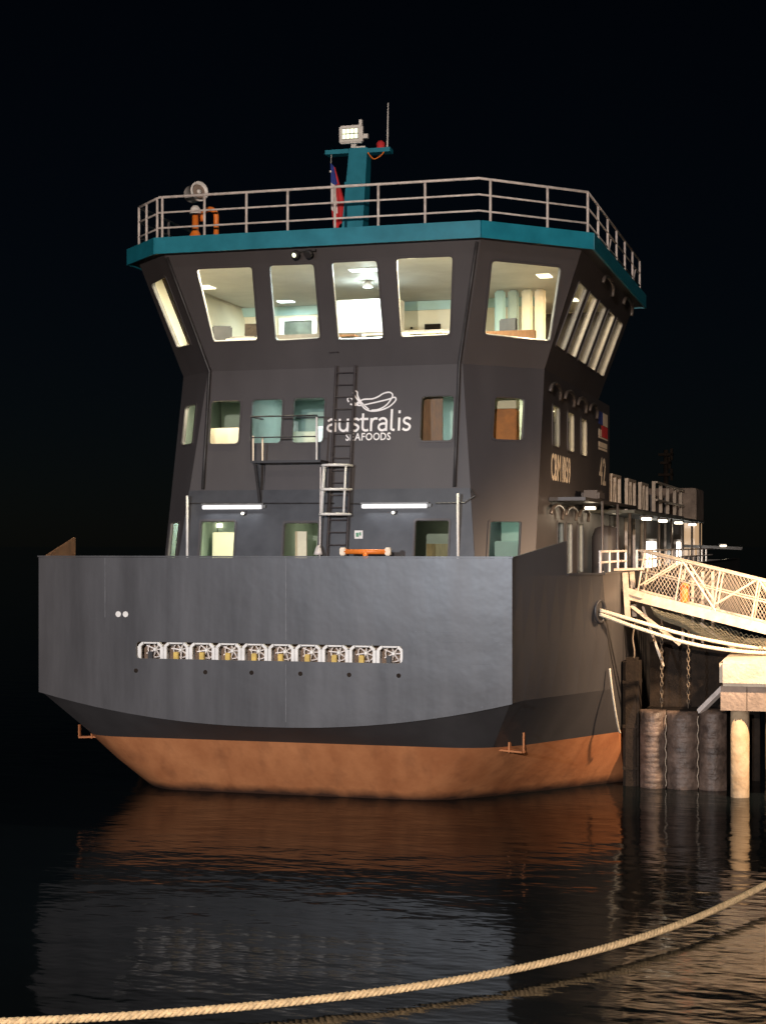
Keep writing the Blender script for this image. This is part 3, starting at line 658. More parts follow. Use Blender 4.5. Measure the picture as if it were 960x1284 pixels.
obj('flag_white', B((4.502, 4.508, 15.0, 15.9, 8.5, 8.85)), 'letterw', fg); obj('flag_blue', B((4.502, 4.508, 14.2, 14.98, 8.5, 8.85)), 'blue', fg)
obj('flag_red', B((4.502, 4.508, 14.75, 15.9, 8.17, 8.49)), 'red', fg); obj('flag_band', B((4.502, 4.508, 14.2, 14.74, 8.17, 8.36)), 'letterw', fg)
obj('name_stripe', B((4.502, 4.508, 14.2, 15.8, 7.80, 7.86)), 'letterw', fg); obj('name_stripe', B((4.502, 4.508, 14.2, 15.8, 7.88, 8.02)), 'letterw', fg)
def sidelamp(x, y, z, w=0.34, power=5, col=(1, 0.80, 0.55)):
    l = obj('bulkhead_lamp', B((x - 0.20, x + 0.10, y - w / 2 - 0.05, y + w / 2 + 0.05, z + 0.07, z + 0.12)), 'dark', barge)
    obj('lamp_lens', B((x - 0.16, x + 0.06, y - w / 2, y + w / 2, z, z + 0.068), bevel=0.01), 'lampw', l)
    light('bulkhead_light', 'POINT', (x - 0.03, y, z - 0.12), power, col, l, 0.08)
# bridge-wing ledge with its two lamps
obj('side_ledge', B((4.52, 5.35, 6.4, 15.8, 6.20, 6.28)), 'dark', barge)
for y in (9.1, 13.5): sidelamp(5.1, y, 6.05)
obj('ledge_box', B((4.7, 5.15, 9.9, 10.9, 6.285, 6.55), bevel=0.06), 'house', barge)
# awning over the side deck further aft
obj('awning', prism([(4.55, 12.0), (5.75, 12.0), (5.75, 33.0), (4.55, 33.0)], 6.02, 6.10), 'deck', barge)
for y in (12.2, 15.5, 19, 22.5, 26, 29.5, 32.8): obj('awning_post', T([(5.6, y, 3.9), (5.6, y, 6.02)], 0.04, 8), 'brow', barge, True)
for y in (14.2, 18.2, 22.8, 27.5): sidelamp(5.85, y, 5.86, 0.5, 6)
# aft deckhouse
obj('aft_deckhouse', B((-3.95, 4.5, 16.45, 38, 3.9, 6.35)), 'house', barge)
for y in (17.6, 19.6, 21.5, 23.5, 28.5, 30.5): obj('wall_stiffener', B((4.502, 4.58, y, y + 0.1, 3.95, 6.3)), 'rail', barge)
for y0, y1 in ((24.2, 27.2), (34.0, 36.0)): 
    d = obj('lit_doorway', B((4.505, 4.53, y0, y1, 3.95, 5.30)), 'litdoor', barge)
    obj('door_frame', B((4.502, 4.60, y0 - 0.12, y0 - 0.01, 3.95, 5.4), (4.502, 4.60, y1 + 0.01, y1 + 0.12, 3.95, 5.4), (4.502, 4.60, y0, y1, 5.31, 5.4)), 'rail', d)
    light('doorway_light', 'POINT', (4.85, (y0 + y1) / 2, 4.7), 60, (1, 0.93, 0.82), d, 0.2)
# racks on the deckhouse roof
for y0 in (17.6, 21.2, 24.6):
    bm = bmesh.new()
    for y in (y0, y0 + 0.9, y0 + 1.9):
        bar(bm, (4.35, y, 6.36), (4.35, y, 7.25), 0.10, 0.16)
    bar(bm, (4.35, y0 + 0.4, 6.40), (4.35, y0 + 0.9, 7.1), 0.08, 0.10); bar(bm, (4.35, y0, 7.24), (4.35, y0 + 1.9, 7.24), 0.12, 0.08)
    obj('hose_rack', bm, 'gang', barge)
sc = obj('scaffold_frame', B((4.30, 4.42, 28.4, 28.55, 6.36, 7.45)), 'gang', barge)
for y in (30.6, 33.0, 35.6, 38.0): obj('frame_post', B((4.30, 4.42, y, y + 0.18, 6.36, 7.40)), 'gang', sc)
for z in (6.75, 7.38): obj('frame_rail', B((4.43, 4.50, 28.4, 38.2, z, z + 0.07)), 'gang', sc)
for y in (29.2, 33.6): obj('frame_box', B((3.4, 4.28, y, y + 1.1, 6.38, 7.0)), 'house', sc)
cab = obj('aft_cabin', B((2.6, 4.9, 39.0, 42.5, 6.15, 7.55), bevel=0.04), 'concdark', barge)
obj('cabin_glow_panel', B((2.9, 4.85, 38.95, 42.2, 4.75, 6.12)), 'glowcab', cab)
for x in (3.5, 4.2): obj('panel_batten', B((x, x + 0.05, 38.9, 38.95, 4.75, 6.12)), 'rail', cab)
obj('cabin_base', B((2.7, 4.9, 38.98, 42.4, 3.9, 4.73)), 'house', cab)
# far mast with small gear
fm = obj('aft_mast', T([(3.55, 40, 7.55), (3.55, 40, 9.2)], 0.10, 8), 'black', barge)
for z, w in ((8.1, 0.3), (8.6, 0.22), (8.95, 0.3)): obj('mast_gear', B((3.55 - w, 3.55 + w, 39.8, 40.2, z, z + 0.10), (3.55 + w - 0.1, 3.55 + w, 39.8, 40, z - 0.2, z + 0.3)), 'black', fm)
bm = bmesh.new(); bar(bm, (4.5, 37, 5.15), (6.9, 37, 5.05), 0.3, 0.12); obj('lamp_boom', bm, 'dark', barge)
sidelamp(6.2, 37, 5.12, 0.6, 4)
# side deck railing
sr = obj('side_railing', B((6.24, 6.26, 2.9, 3.0, 4.64, 4.65)), 'rail', barge)
for z in (5.06, 4.84): obj('rail', T([(6.27, 2.35, z), (6.27, 6.4, z)], 0.025, 6), 'rail', sr)
for z in (5.06, 4.84): obj('rail', T([(6.27, 8.3, z), (6.27, 30, z)], 0.025, 6), 'rail', sr)
for y in [2.4, 3.7, 5.0, 6.3] + [8.3 + 1.6 * k for k in range(13)]: obj('post', T([(6.27, y, 4.63), (6.27, y, 5.08)], 0.028, 6), 'rail', sr)
# deck tank and stanchions by the side door
obj('deck_tank', lathe([(0.34, 0), (0.38, 0.06), (0.38, 1.5), (0.3, 1.72), (0.1, 1.8)], 18, None, (5.0, 12.2, 3.9)), 'house', barge, True)
for y in (7.3, 9.9): obj('deck_stanchion', T([(5.6, y, 3.9), (5.6, y, 6.2)], 0.03, 8), 'house', barge, True)

# ---- interiors
def room_lamp(x, y, z, power, col, m, w=0.6, l=0.6):
    f = obj('ceiling_lamp', B((x - w / 2 - 0.03, x + w / 2 + 0.03, y - l / 2 - 0.03, y + l / 2 + 0.03, z + 0.02, z + 0.06)), 'white', barge)
    obj('lamp_diffuser', B((x - w / 2, x + w / 2, y - l / 2, y + l / 2, z, z + 0.018)), m, f)
    light('room_light', 'AREA', (x, y, z - 0.02), power * 1.3, col, f, (w, l), (x, y, z - 2))
WARM, COOL = (1.0, 0.86, 0.63), (0.80, 0.97, 1.0)
# wheelhouse
bw = obj('cabin_wall', B((-4.5, 3.6, 10.8, 10.86, 9.17, 11.28)), 'cream', barge)
obj('wall_band', B((-4.55, 3.6, 10.78, 10.86, 11.285, 11.515)), 'tealwall', bw)
dr = obj('cabin_door', B((-3.30, -2.55, 10.70, 10.76, 9.2, 11.10)), mat('grey_green_door', (0.13, 0.15, 0.12), 0.5), barge)
obj('door_casing', B((-3.46, -3.31, 10.66, 10.77, 9.2, 11.2), (-2.54, -2.39, 10.66, 10.77, 9.2, 11.2), (-3.31, -2.54, 10.66, 10.77, 11.11, 11.2)), 'white', dr)
obj('dimming_blind', pane(ch_up[-1], normal_of(ch_up[-1], (-1, -1, 0)), [(3.36, 9.78), (3.68, 9.78), (4.08, 11.22), (3.72, 11.24)], -0.10), 'wood', barge)  # brown sheet added inside to dim the too bright corner window
obj('white_locker', B((-0.95, 0.62, 7.7, 8.3, 9.17, 11.16), bevel=0.02), 'white', barge)
obj('wall_instrument', B((0.52, 0.92, 10.66, 10.77, 10.72, 10.90)), 'black', barge)
obj('wall_socket', B((0.12, 0.17, 10.74, 10.77, 10.80, 10.85)), 'black', barge)
obj('desk_shelf', B((0.45, 1.05, 10.4, 10.77, 10.50, 10.56)), 'black', barge)
for k, (x, m) in enumerate(((2.62, 'tealwall'), (2.95, 'greenwall'), (3.30, 'cream'), (3.62, 'letterw'))):
    obj('curtain', B((x, x + 0.27, 9.4 + 0.03 * (k % 2), 9.5 + 0.03 * (k % 2), 9.3, 11.5), bevel=0.04), m, barge)
cons = obj('console', B((-2.6, 2.6, 4.5, 5.15, 9.17, 9.84), bevel=0.02), 'dark', barge)
for x0, x1, m in ((-2.55, -1.5, 'white'), (0.75, 1.35, 'white'), (0.2, 0.5, 'wood'), (1.75, 2.45, 'cream'), (2.5, 2.8, 'white')):
    obj('console_top', B((x0, x1, 4.42, 4.85, 9.845, 9.885)), m, cons)
obj('console_back', B((-2.75, 2.85, 5.2, 5.3, 9.2, 10.03)), 'floor', cons)
for x0, x1, m in ((-2.6, -1.9, 'white'), (-0.1, 0.15, 'wood'), (0.45, 0.95, 'white'), (1.3, 1.9, 'cream'), (2.0, 2.3, 'white')): obj('console_screen', B((x0, x1, 5.16, 5.195, 9.90, 9.985)), m, cons)
obj('console_wing', B((3.2, 4.3, 5.75, 6.0, 9.2, 10.02)), 'wood', cons)
room_lamp(-2.2, 4.15, 11.49, 240, WARM, 'roomw', 0.9, 0.3); room_lamp(-4.05, 7.0, 11.49, 14, WARM, 'roomw', 0.3, 0.5); room_lamp(2.2, 4.15, 11.49, 290, (1, 0.86, 0.62), 'roomw', 0.9, 0.3); room_lamp(0.4, 5.6, 11.49, 260, COOL, 'roomc', 0.7, 0.3)
light('ceiling_fill', 'POINT', (0.0, 7.2, 11.2), 35, COOL, barge, 0.15)  # added fill light, brightens the ceiling behind the third window
obj('fill_lantern', lathe([(0.05, 0.3), (0.13, 0.22), (0.13, 0.16), (0.11, 0.16)], 14, None, (0.0, 7.2, 11.2)), 'white', barge, True)  # made-up housing for that ceiling fill
room_lamp(-3.0, 9.9, 11.50, 30, COOL, 'roomc', 0.4, 0.3); room_lamp(4.2, 7.6, 11.50, 130, (1, 0.76, 0.48), 'roomw', 0.3, 0.5); room_lamp(4.2, 11.6, 11.50, 130, (1, 0.76, 0.48), 'roomw', 0.3, 0.5)
# second storey
obj('cabin_wall', B((-3.9, 4.4, 7.6, 7.66, 6.55, 8.72)), 'greenwall', barge)
obj('cabin_partition', B((-2.03, -1.97, 4.6, 7.6, 6.55, 8.72)), 'greenwall', barge)
obj('cabin_partition', B((0.4, 0.46, 4.6, 7.6, 6.55, 8.72)), 'tealwall', barge)
obj('cabin_partition', B((3.2, 3.26, 5.2, 7.6, 6.55, 8.72)), 'cream', barge)
obj('brown_curtain', B((1.9, 2.42, 4.8, 4.86, 6.8, 8.70)), 'wood', barge)
obj('ochre_curtain', B((-3.35, -2.55, 5.4, 5.46, 6.8, 7.93)), 'letterw', barge)
obj('shelf_unit', B((-2.3, -1.3, 7.3, 7.55, 6.56, 7.95), bevel=0.01), 'cream', barge)
obj('shelf_box', B((-2.2, -1.85, 7.32, 7.5, 7.955, 8.2)), 'white', barge)
for x, w_, z_ in ((-1.25, 0.22, 8.05), (-0.98, 0.14, 8.22), (-0.78, 0.25, 7.98), (-0.45, 0.12, 8.15)): obj('bunk_locker', B((x, x + w_, 7.0, 7.3, 6.6, z_), bevel=0.01), 'white', barge)
obj('wall_shelf', B((-1.9, 0.35, 7.45, 7.58, 8.28, 8.32)), 'dark', barge)
obj('orange_locker', B((3.35, 3.92, 5.6, 6.0, 6.56, 8.25), bevel=0.02), mat('orange_locker_paint', (0.5, 0.17, 0.03), 0.5), barge)
obj('locker_top', B((3.35, 3.92, 5.6, 6.0, 8.255, 8.5)), 'cream', barge)
obj('grey_curtain', B((3.95, 4.35, 6.3, 6.36, 6.6, 8.6)), 'ceil', barge)
room_lamp(-3.0, 5.0, 8.70, 26, WARM, 'roomw', 0.4, 0.4); room_lamp(-0.8, 6.0, 8.70, 26, COOL, 'roomc', 0.5, 0.4); room_lamp(2.3, 6.2, 8.70, 32, COOL, 'roomc', 0.5, 0.4); room_lamp(3.9, 6.9, 8.70, 30, WARM, 'roomw', 0.4, 0.4)
for y in (8.4, 10.4, 12.2): room_lamp(3.4, y, 8.70, 90, (1, 0.72, 0.42), 'roomw', 0.4, 0.4)
obj('cabin_wall', B((2.2, 2.26, 7.7, 14, 6.55, 8.72)), 'cream', barge)
# first storey
obj('cabin_wall', B((-3.9, 4.4, 7.4, 7.46, 4.0, 6.22)), 'greenwall', barge)
obj('cabin_partition', B((-1.5, -1.44, 4.3, 7.4, 4.0, 6.22)), 'greenwall', barge)
obj('cabin_partition', B((0.9, 0.96, 4.3, 7.4, 4.0, 6.22)), 'dark', barge)
obj('cabin_partition', B((3.15, 3.21, 4.6, 7.4, 4.0, 6.22)), 'dark', barge)
obj('cream_locker', B((-3.75, -3.05, 6.6, 7.2, 4.0, 5.5), bevel=0.02), 'cream', barge)
obj('wall_lamp', B((-3.9, -3.78, 7.3, 7.39, 5.62, 5.72)), 'roomw', barge)
obj('dark_cupboard', B((-2.9, -2.45, 7.0, 7.38, 5.55, 6.1)), 'brownin', barge)
obj('olive_curtain', B((-0.95, -0.68, 4.6, 4.66, 4.2, 5.5)), 'letterw', barge)
obj('brown_bench', B((2.0, 2.9, 5.0, 5.5, 4.0, 5.22)), 'brownin', barge)
obj('teal_worktop', B((3.55, 4.4, 5.0, 5.5, 4.0, 5.28), bevel=0.02), 'tealwall', barge)
room_lamp(-3.55, 5.2, 6.16, 14, COOL, 'roomc', 0.2, 0.3); room_lamp(-2.7, 5.6, 6.16, 36, (1, 0.95, 0.62), 'roomw', 0.4, 0.4); room_lamp(-0.4, 6.3, 6.16, 9, (1, 0.95, 0.62), 'roomw', 0.3, 0.3); room_lamp(2.4, 6.6, 6.16, 2.0, (1, 0.9, 0.62), 'roomw', 0.3, 0.3); room_lamp(3.85, 5.9, 6.16, 26, (0.75, 1, 0.88), 'roomc', 0.3, 0.3)
for y, c in ((8.2, COOL), (10.4, WARM)): room_lamp(3.4, y, 6.16, 30, c, 'roomc', 0.4, 0.4)
obj('cabin_wall', B((2.4, 2.46, 7.5, 14, 4.0, 6.22)), 'cream', barge)

# ---- loose things aboard
def chair(loc, rz, label):
    t = thing('helm_chair', label, 'chair', loc, None, rz)
    obj('seat', B((-0.25, 0.25, -0.25, 0.25, 0.48, 0.58), bevel=0.03), 'dark', t)
    obj('backrest', B((-0.24, 0.24, 0.20, 0.28, 0.60, 1.22), bevel=0.03), 'dark', t)
    obj('pedestal', lathe([(0.26, 0), (0.24, 0.03), (0.05, 0.06), (0.05, 0.48)], 14), 'rail', t, True)
chair((-3.35, 6.1, 9.17), R(215), 'dark high-backed chair seen low in the leftmost front wheelhouse window')
chair((3.65, 6.7, 9.17), R(160), 'dark chair low in the angled wheelhouse window right of the corner pipe')
def monitor(loc, rz, label):
    t = thing('monitor', label, 'monitor', loc, None, rz)
    obj('screen', B((-0.24, 0.24, -0.02, 0.02, 0.08, 0.36), bevel=0.008), 'black', t)
    obj('foot', B((-0.1, 0.1, -0.06, 0.06, 0, 0.02), (-0.02, 0.02, 0.021, 0.04, 0.02, 0.2)), 'dark', t)
monitor((-1.95, 4.72, 9.886), R(10), 'small dark monitor on the white desk, leftmost front wheelhouse window')

# Chilean flag hanging limp under the crosstree
bm = bmesh.new(); NU, NV = 10, 16; gv = {}
for j in range(NV + 1):
    v = j / NV
    for i in range(NU + 1):
        u = i / NU
        w = 0.10 + 0.17 * min(1, v * 1.7) * (1 - 0.35 * max(0, v - 0.7) / 0.3)
        x = -0.64 + (u - 0.25) * w * 1.15 + 0.12 * v; y = 6.36 - 0.06 * math.sin(u * 9 + v * 2) * (0.3 + v)
        z = 14.20 - 1.50 * v - 0.12 * u * (1 - v) - 0.08 * math.sin(u * 5) * v
        gv[i, j] = bm.verts.new((x, y, z))
for j in range(NV):
    for i in range(NU):
        f = bm.faces.new((gv[i, j], gv[i + 1, j], gv[i + 1, j + 1], gv[i, j + 1]))
        f.material_index = 0 if j < 5 and i < 8 else (1 if i < 4 and j < 12 else 2)
flag = obj('flag', bm, None, None, True, mats=['blue', 'cloth', 'red'])
flag.modifiers.new('thick', 'SOLIDIFY').thickness = 0.006
tag(flag, 'limp blue, white and red flag hanging from the teal mast', 'flag')
obj('halyard', T([(-0.66, 6.40, 14.40), (-0.66, 6.37, 14.15)], 0.008, 5), 'white', flag)
obj('star', lathe([(0.03, 0), (0.03, 0.004)], 5, (0, -1, 0), (-0.645, 6.29, 13.98)), 'cloth', flag)

# ------------------------------------------------------------------ pier, quay, gangway
pier = thing('concrete_pier', 'pale concrete pier head on a round pile, brightly lit at right edge', 'pier', (8.9, 3.9, 0))
def P(name, bm, m, parent=pier, smooth=False):
    bmesh.ops.translate(bm, verts=bm.verts, vec=-Vector(pier.location)); return obj(name, bm, m, parent, smooth)
P('deck_slab', B((8.54, 24, 3.55, 12, 2.30, 2.84), bevel=0.07), 'concrete')
P('lamp_landing', B((11.4, 14, -0.6, 3.54, 2.34, 2.82), bevel=0.05), 'concrete')
for x0, x1 in ((8.56, 9.08), (9.095, 9.9), (9.915, 11)): P('edge_beam', B((x0, x1, 3.66, 4.3, 1.80, 2.298)), 'concdark')
P('pile', lathe([(0.19, -2), (0.19, 1.85)], 24, None, (8.93, 3.95, 0)), 'pile', smooth=True)
for x, y in ((11.4, 4.0), (14, 4.0), (9.4, 8.5), (11.5, 8.5)): P('pile', lathe([(0.19, -2), (0.19, 2.3)], 16, None, (x, y, 0)), 'pile', smooth=True)
bm = bmesh.new(); bar(bm, (8.05, 4.75, 1.66), (8.62, 4.2, 2.25), 0.13, 0.10); P('brace', bm, 'rail')
quay = thing('quay_wall', 'low wet brown ribbed wall of three columns between hull and round pile', 'wall', (7.6, 5, 0))
def Q(name, bm, m, parent=quay, smooth=False):
    bmesh.ops.translate(bm, verts=bm.verts, vec=-Vector(quay.location)); return obj(name, bm, m, parent, smooth)
random.seed(3)
def ribbed(x0, x1, ztop):
    bm = bmesh.new(); rows = []; z = -1.2; nx = 8
    zs = []
    while z < ztop - 0.12: zs += [(z, 0.0), (z + 0.055, 0.014 + random.uniform(-0.008, 0.010)), (z + 0.075, 0.0)]; z += 0.11
    zs += [(ztop - 0.06, -0.02), (ztop - 0.02, -0.07), (ztop, -0.14)]
    for z, rb in zs:
        row = []
        for k in range(nx + 1):
            u = k / nx; bulge = 0.20 * (1 - abs(2 * u - 1) ** 2.4)
            row.append(bm.verts.new((x0 + (x1 - x0) * u, 4.80 - bulge - rb * (0.4 + bulge * 3) + random.uniform(-0.006, 0.006), z)))
        rows.append(row)
    for a, b in zip(rows, rows[1:]):
        for k in range(nx): bm.faces.new((a[k], a[k + 1], b[k + 1], b[k]))
    top = [bm.verts.new((v.co.x, 4.95, v.co.z)) for v in rows[-1]]
    for k in range(nx): bm.faces.new((rows[-1][k], rows[-1][k + 1], top[k + 1], top[k]))
    return bm
for x0, x1 in ((6.78, 7.325), (7.345, 8.0), (8.02, 8.60)): Q('ribbed_panel', ribbed(x0, x1, 1.68 + random.uniform(-0.04, 0.03)), 'shaded', smooth=True)
Q('core', B((6.80, 8.59, 4.96, 6.4, -1.2, 1.60)), 'black')
Q('dark_backing', B((6.80, 9.2, 6.41, 6.8, -1.2, 3.0)), 'black')  # added black sheet that keeps the gap above the columns dark
for x in (7.335, 8.01): Q('joint_chain', T([(x + 0.015 * math.sin(k * 1.7), 4.70, 0.05 + k * 0.08) for k in range(20)], 0.014, 5), 'chain')
fd = thing('rubber_fender', 'tall dark rubber fender block wedged between the hull corner and quay', 'fender', (6.60, 5.0, 0))
obj('fender_body', B((-0.20, 0.14, -0.16, 0.45, -0.4, 2.75), bevel=0.06), 'black', fd)
for z in (0.35, 1.25, 2.2): obj('fender_strap', B((-0.205, 0.145, -0.166, 0.44, z, z + 0.07)), 'black', fd)
obj('hanging_chain', T([(0.02 * math.sin(k), 0.1, 2.70 + k * 0.1) for k in range(9)], 0.02, 6), 'chain', fd)
tl = obj('tripping_line', T(smooth_pts([(6.37, 3.05, 2.66), (6.41, 3.15, 2.2), (6.44, 3.4, 1.75), (6.46, 3.75, 1.35), (6.47, 3.9, 1.25)]), 0.02, 6), 'ropew', None, True)
tag(tl, 'thin pale line hanging down the hull beside the tall black fender', 'rope')
for x, y, z0, z1, lab in ((7.18, 5.3, 1.68, 3.6, 'thin hanging chain nearest the hull, below the gangway end'), (7.75, 5.3, 1.68, 3.4, 'longer thin chain hanging below the gangway, left of the pier head')):
    bm = bmesh.new(); n = int((z1 - z0) / 0.09)
    for k in range(n):
        c = Vector((x, y, z0 + 0.09 * k + 0.05)); e = Vector((1, 0, 0)) if k % 2 else Vector((0, 1, 0))
        addtube(bm, [c + e * (0.028 * math.cos(t)) + Vector((0, 0, 0.06 * math.sin(t))) for t in [q * math.pi / 4 for q in range(8)]], 0.011, 4, True)
    tag(obj('hanging_chain', bm, 'chain'), lab, 'chain')

# gangway: truss with two mesh parapets sloping from the side deck to the pier
GX0, GX1, GY0, GY1 = 6.44, 12.2, 5.0, 6.1
def gz(x): return 4.20 - (x - 6.45) * 0.245
gw = thing('gangway', 'pale steel gangway with wire mesh sides sloping from the deck to the pier', 'gangway', (9.3, 5.5, 3.0))
def G(name, bm, m='gang', parent=gw, smooth=False):
    if parent is gw or True: bmesh.ops.translate(bm, verts=bm.verts, vec=-Vector(gw.location))
    return obj(name, bm, m, parent, smooth)
for y in (GY0, GY1):
    bm = bmesh.new(); bar(bm, (GX0, y, gz(GX0) - 0.06), (GX1, y, gz(GX1) - 0.06), 0.10, 0.22); G('side_beam', bm)
nb = 24
for k in range(nb):
    x0 = GX0 + (GX1 - GX0) * k / nb; x1 = x0 + (GX1 - GX0) / nb - 0.02
    bm = bmesh.new(); bar(bm, (x0, (GY0 + GY1) / 2, gz(x0)), (x1, (GY0 + GY1) / 2, gz(x1)), GY1 - GY0 - 0.11, 0.03); G('tread', bm, 'rail')
for y in (GY0, GY1):
    par = None
    for hgt, r in ((0.94, 0.026), (0.50, 0.016)):
        o = G('handrail', T([(6.75, y, gz(6.75) + hgt), (GX1, y, gz(GX1) + hgt)], r, 8), smooth=True)
    for k, x in enumerate((6.75, 7.55, 8.35, 9.15, 9.95, 10.75, 11.55)):
        G('post', T([(x - 0.06, y, gz(x)), (x + 0.10, y, gz(x) + 0.94)], 0.021, 6))
        if k < 6 and k % 2 == 1: G('diagonal', T([(x + 0.1, y, gz(x) + 0.92), (x + 0.8, y, gz(x + 0.8) + 0.05)], 0.026, 6))
        elif k < 6: G('diagonal', T([(x, y, gz(x) + 0.2), (x + 0.85, y, gz(x + 0.8) + 0.92)], 0.020, 6))
    bm = bmesh.new(); st = 0.080
    x = 6.2
    while x < GX1:
        for sgn in (1, -1):
            a0, a1 = (x, 0.0), (x + 0.55, 0.92)
            if sgn < 0: a0, a1 = (x, 0.92), (x + 0.55, 0.0)
            lo, hi = max(a0[0], 6.78), min(a1[0], GX1)
            if hi - lo > 0.05:
                q = [(xx, a0[1] + (a1[1] - a0[1]) * (xx - a0[0]) / 0.55) for xx in (lo, hi)]
                bar(bm, (q[0][0], y + 0.006 * sgn, gz(q[0][0]) + q[0][1] + 0.02), (q[1][0], y + 0.006 * sgn, gz(q[1][0]) + q[1][1] + 0.02), 0.0045, 0.0045)
        x += st
    tag(G('wire_mesh', bm), kind='stuff')
# shore-side end frame that hooks over the bulwark, stepping ladder and safety net underneath
bm = bmesh.new(); bar(bm, (6.44, GY0 - 0.06, 4.60), (6.50, GY0 - 0.06, 3.60), 0.11, 0.12); bar(bm, (6.2, GY0 - 0.06, 4.66), (6.85, GY0 - 0.06, 4.68), 0.05, 0.05); bar(bm, (6.44, GY0 - 0.06, 4.22), (6.85, GY0 - 0.06, 4.10), 0.09, 0.13)
G('hook_frame', bm)
bm = bmesh.new(); bar(bm, (6.44, GY1, 4.60), (6.50, GY1, 3.60), 0.10, 0.10); bar(bm, (6.5, GY0, 3.98), (6.5, GY1, 3.98), 0.08, 0.08); G('hook_frame', bm)
bm = bmesh.new(); bar(bm, (6.55, GY0 + 0.1, 3.88), (7.6, GY0 + 0.1, 3.05), 0.07, 0.07); bar(bm, (6.75, GY0 + 0.5, 3.85), (7.2, GY0 + 0.5, 2.55), 0.05, 0.05); bar(bm, (8.0, GY0 + 0.5, 3.5), (8.8, GY0 + 0.3, 2.9), 0.05, 0.05)
G('under_brace', bm)
for x in (7.5, 7.72, 7.94, 8.16): 
    bm = bmesh.new(); bar(bm, (x, GY1 + 0.6, 2.9), (x, GY1 + 0.6, 4.6), 0.06, 0.06); G('ladder_bar', bm)
bm = bmesh.new(); random.seed(5)
def netp(u, v):   # u along, v across
    x = 7.0 + 5.2 * u; return Vector((x, GY0 - 0.15 + 1.4 * v, gz(x) - 0.16 - 0.42 * math.sin(min(1, u * 1.5 + 0.1) * math.pi * 0.6) * math.sin(math.pi * (0.15 + 0.7 * v)) - 0.35 * (1 - abs(2 * v - 1)) * 0.5 - 0.02 * math.sin(u * 40)))
NU, NV = 46, 12
for i in range(-NV, NU):
    for sg in (1, -1):
        pts = []
        for j in range(NV + 1):
            ii = i + j if sg > 0 else i + NV - j
            if 0 <= ii <= NU: pts.append(netp(ii / NU, j / NV))
        if len(pts) > 1: addtube(bm, pts, 0.008, 4)
tag(G('safety_net', bm, 'net'), kind='stuff')
lb = thing('canister', 'small orange-red canister standing inside the gangway mesh', 'canister', (7.62, GY1 - 0.25, gz(7.62) + 0.02))
obj('body', lathe([(0.085, 0), (0.10, 0.02), (0.10, 0.36), (0.06, 0.43), (0.03, 0.45)], 14), 'orange', lb, True)
obj('valve', B((-0.03, 0.09, -0.02, 0.02, 0.45, 0.50)), 'dark', lb)

# ------------------------------------------------------------------ ropes (three twisted strands each)
def laid_rope(name, ctrl, R0, pitch, m, label, k=24, group=None):
    c = smooth_pts(ctrl, k); t = thing(name, label, 'rope', c[0], group)
    # resample
    seg = pitch / 7; pts = [c[0]]; acc = 0
    for a, b in zip(c, c[1:]):
        d = (b - a).length; pos = 0
        while acc + d - pos >= seg:
            pos += seg - acc; acc = 0; pts.append(a.lerp(b, pos / d))
        acc += d - pos
    for s in range(3):
        line = []
        for i, p in enumerate(pts):
            tg = (pts[min(i + 1, len(pts) - 1)] - pts[max(i - 1, 0)]).normalized()
            u = tg.cross(Vector((0, 0, 1))).normalized(); v = u.cross(tg); a = 2 * math.pi * (i / 7 + s / 3)
            line.append(p + (u * math.cos(a) + v * math.sin(a)) * R0 * 0.52 - c[0])
        obj('strand', addtube(bmesh.new(), line, R0 * 0.56, 6), m, t, True)
laid_rope('hawser', [(0.6, -15.75, 0.10), (2.42, -15.18, 0.10), (4.33, -14.26, 0.12), (6.2, -12.85, 0.13), (7.74, -11.09, 0.15), (8.97, -8.98, 0.19), (9.97, -6.34, 0.26), (11.4, -2.4, 0.5)], 0.047, 0.21, 'rope', 'thick tan hawser curving low over the water across the bottom foreground')
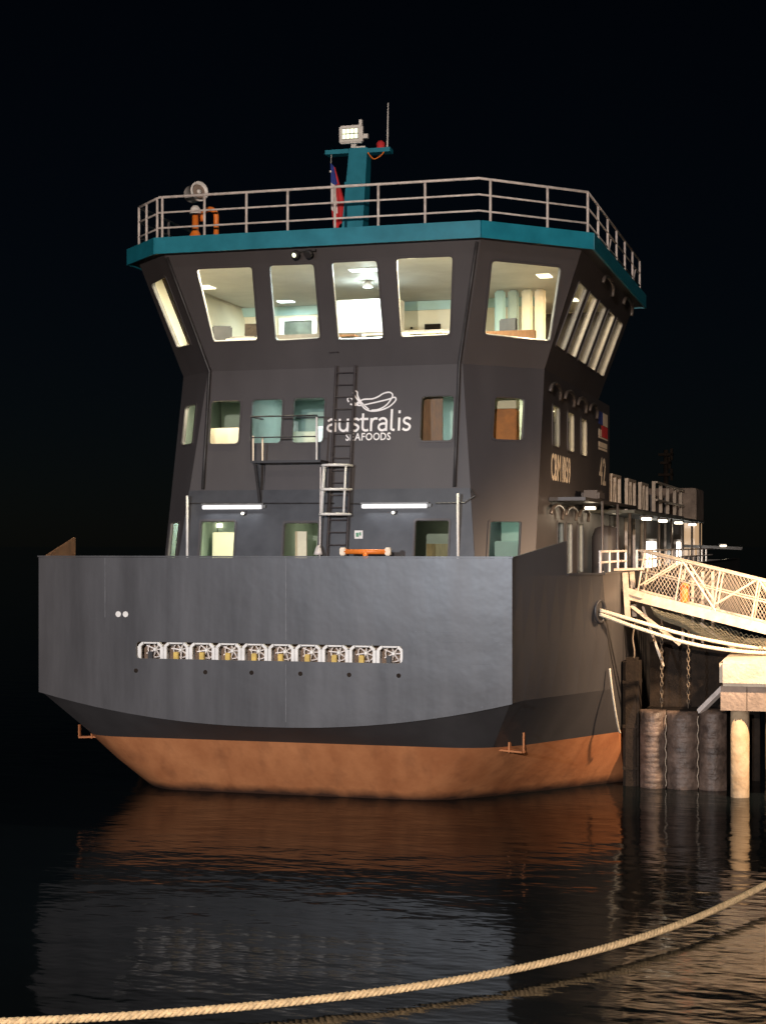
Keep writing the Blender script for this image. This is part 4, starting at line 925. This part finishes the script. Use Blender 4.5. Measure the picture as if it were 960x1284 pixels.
laid_rope('mooring_line', [(6.28, 2.37, 3.88), (7.05, 3.1, 3.60), (8.0, 4.0, 3.28), (9.1, 4.95, 3.03), (10.4, 5.6, 2.92), (11.6, 5.9, 2.88)], 0.040, 0.2, 'ropew', 'pale mooring line from the hull fairlead to the pier, upper of the two')
laid_rope('mooring_line', [(6.28, 2.33, 3.80), (7.05, 3.0, 3.47), (8.0, 3.9, 3.13), (9.1, 4.85, 2.93), (10.4, 5.6, 2.89), (11.6, 6.0, 2.88)], 0.040, 0.2, 'ropew', 'pale mooring line from the hull fairlead to the pier, lower of the two')

# ------------------------------------------------------------------ quay lamps
def quay_lamp(x, y, zb, zt, aim, power, col, label, m, spot=None):
    t = thing('quay_lamp', label, 'lamp post', (x, y, zb), 'lamp posts on the piers')
    hgt = zt - zb
    obj('pole', lathe([(0.12, 0), (0.10, 0.4), (0.07, 0.5), (0.05, hgt)], 14), 'rail', t, True)
    d = (Vector(aim) - Vector((x, y, zt))).normalized(); dh = Vector((d.x, d.y, 0)).normalized()
    bm = bmesh.new(); bar(bm, (0, 0, hgt), dh * 0.9 + Vector((0, 0, hgt + 0.05)), 0.08, 0.08); obj('arm', bm, 'rail', t)
    c = dh * 0.95 + Vector((0, 0, hgt - 0.05))
    obj('lamp_head', lathe([(0.12, -0.12), (0.28, -0.02), (0.30, 0.08), (0.27, 0.08), (0.2, 0.0)], 18, d, c), 'rail', t, True)
    obj('lamp_lens', lathe([(0.22, 0), (0.22, 0.01)], 18, d, c + d * 0.06), m, t)
    light('lamp_light', 'SPOT', c + d * 0.25, power, col, t, 0.3, c + d * 2, spot or 130)
quay_lamp(12.6, 0.2, 2.84, 6.9, (8.8, 5.0, 2.9), 7600, (1.0, 0.68, 0.42), 'sodium lamp post on the pier beside the gangway', 'sodium', 92)
quay_lamp(-2.5, -33.0, 0.0, 8.0, (1.8, 0.0, 3.2), 20000, (0.78, 0.87, 1.0), 'white lamp post on the quay left of the viewer', 'ledw', 34)
quay_lamp(11.0, -43.0, 0.0, 9.0, (1.0, 0.0, 5.0), 50000, (1.0, 0.83, 0.72), 'warm lamp post on the quay behind the viewer', 'sodium', 90)
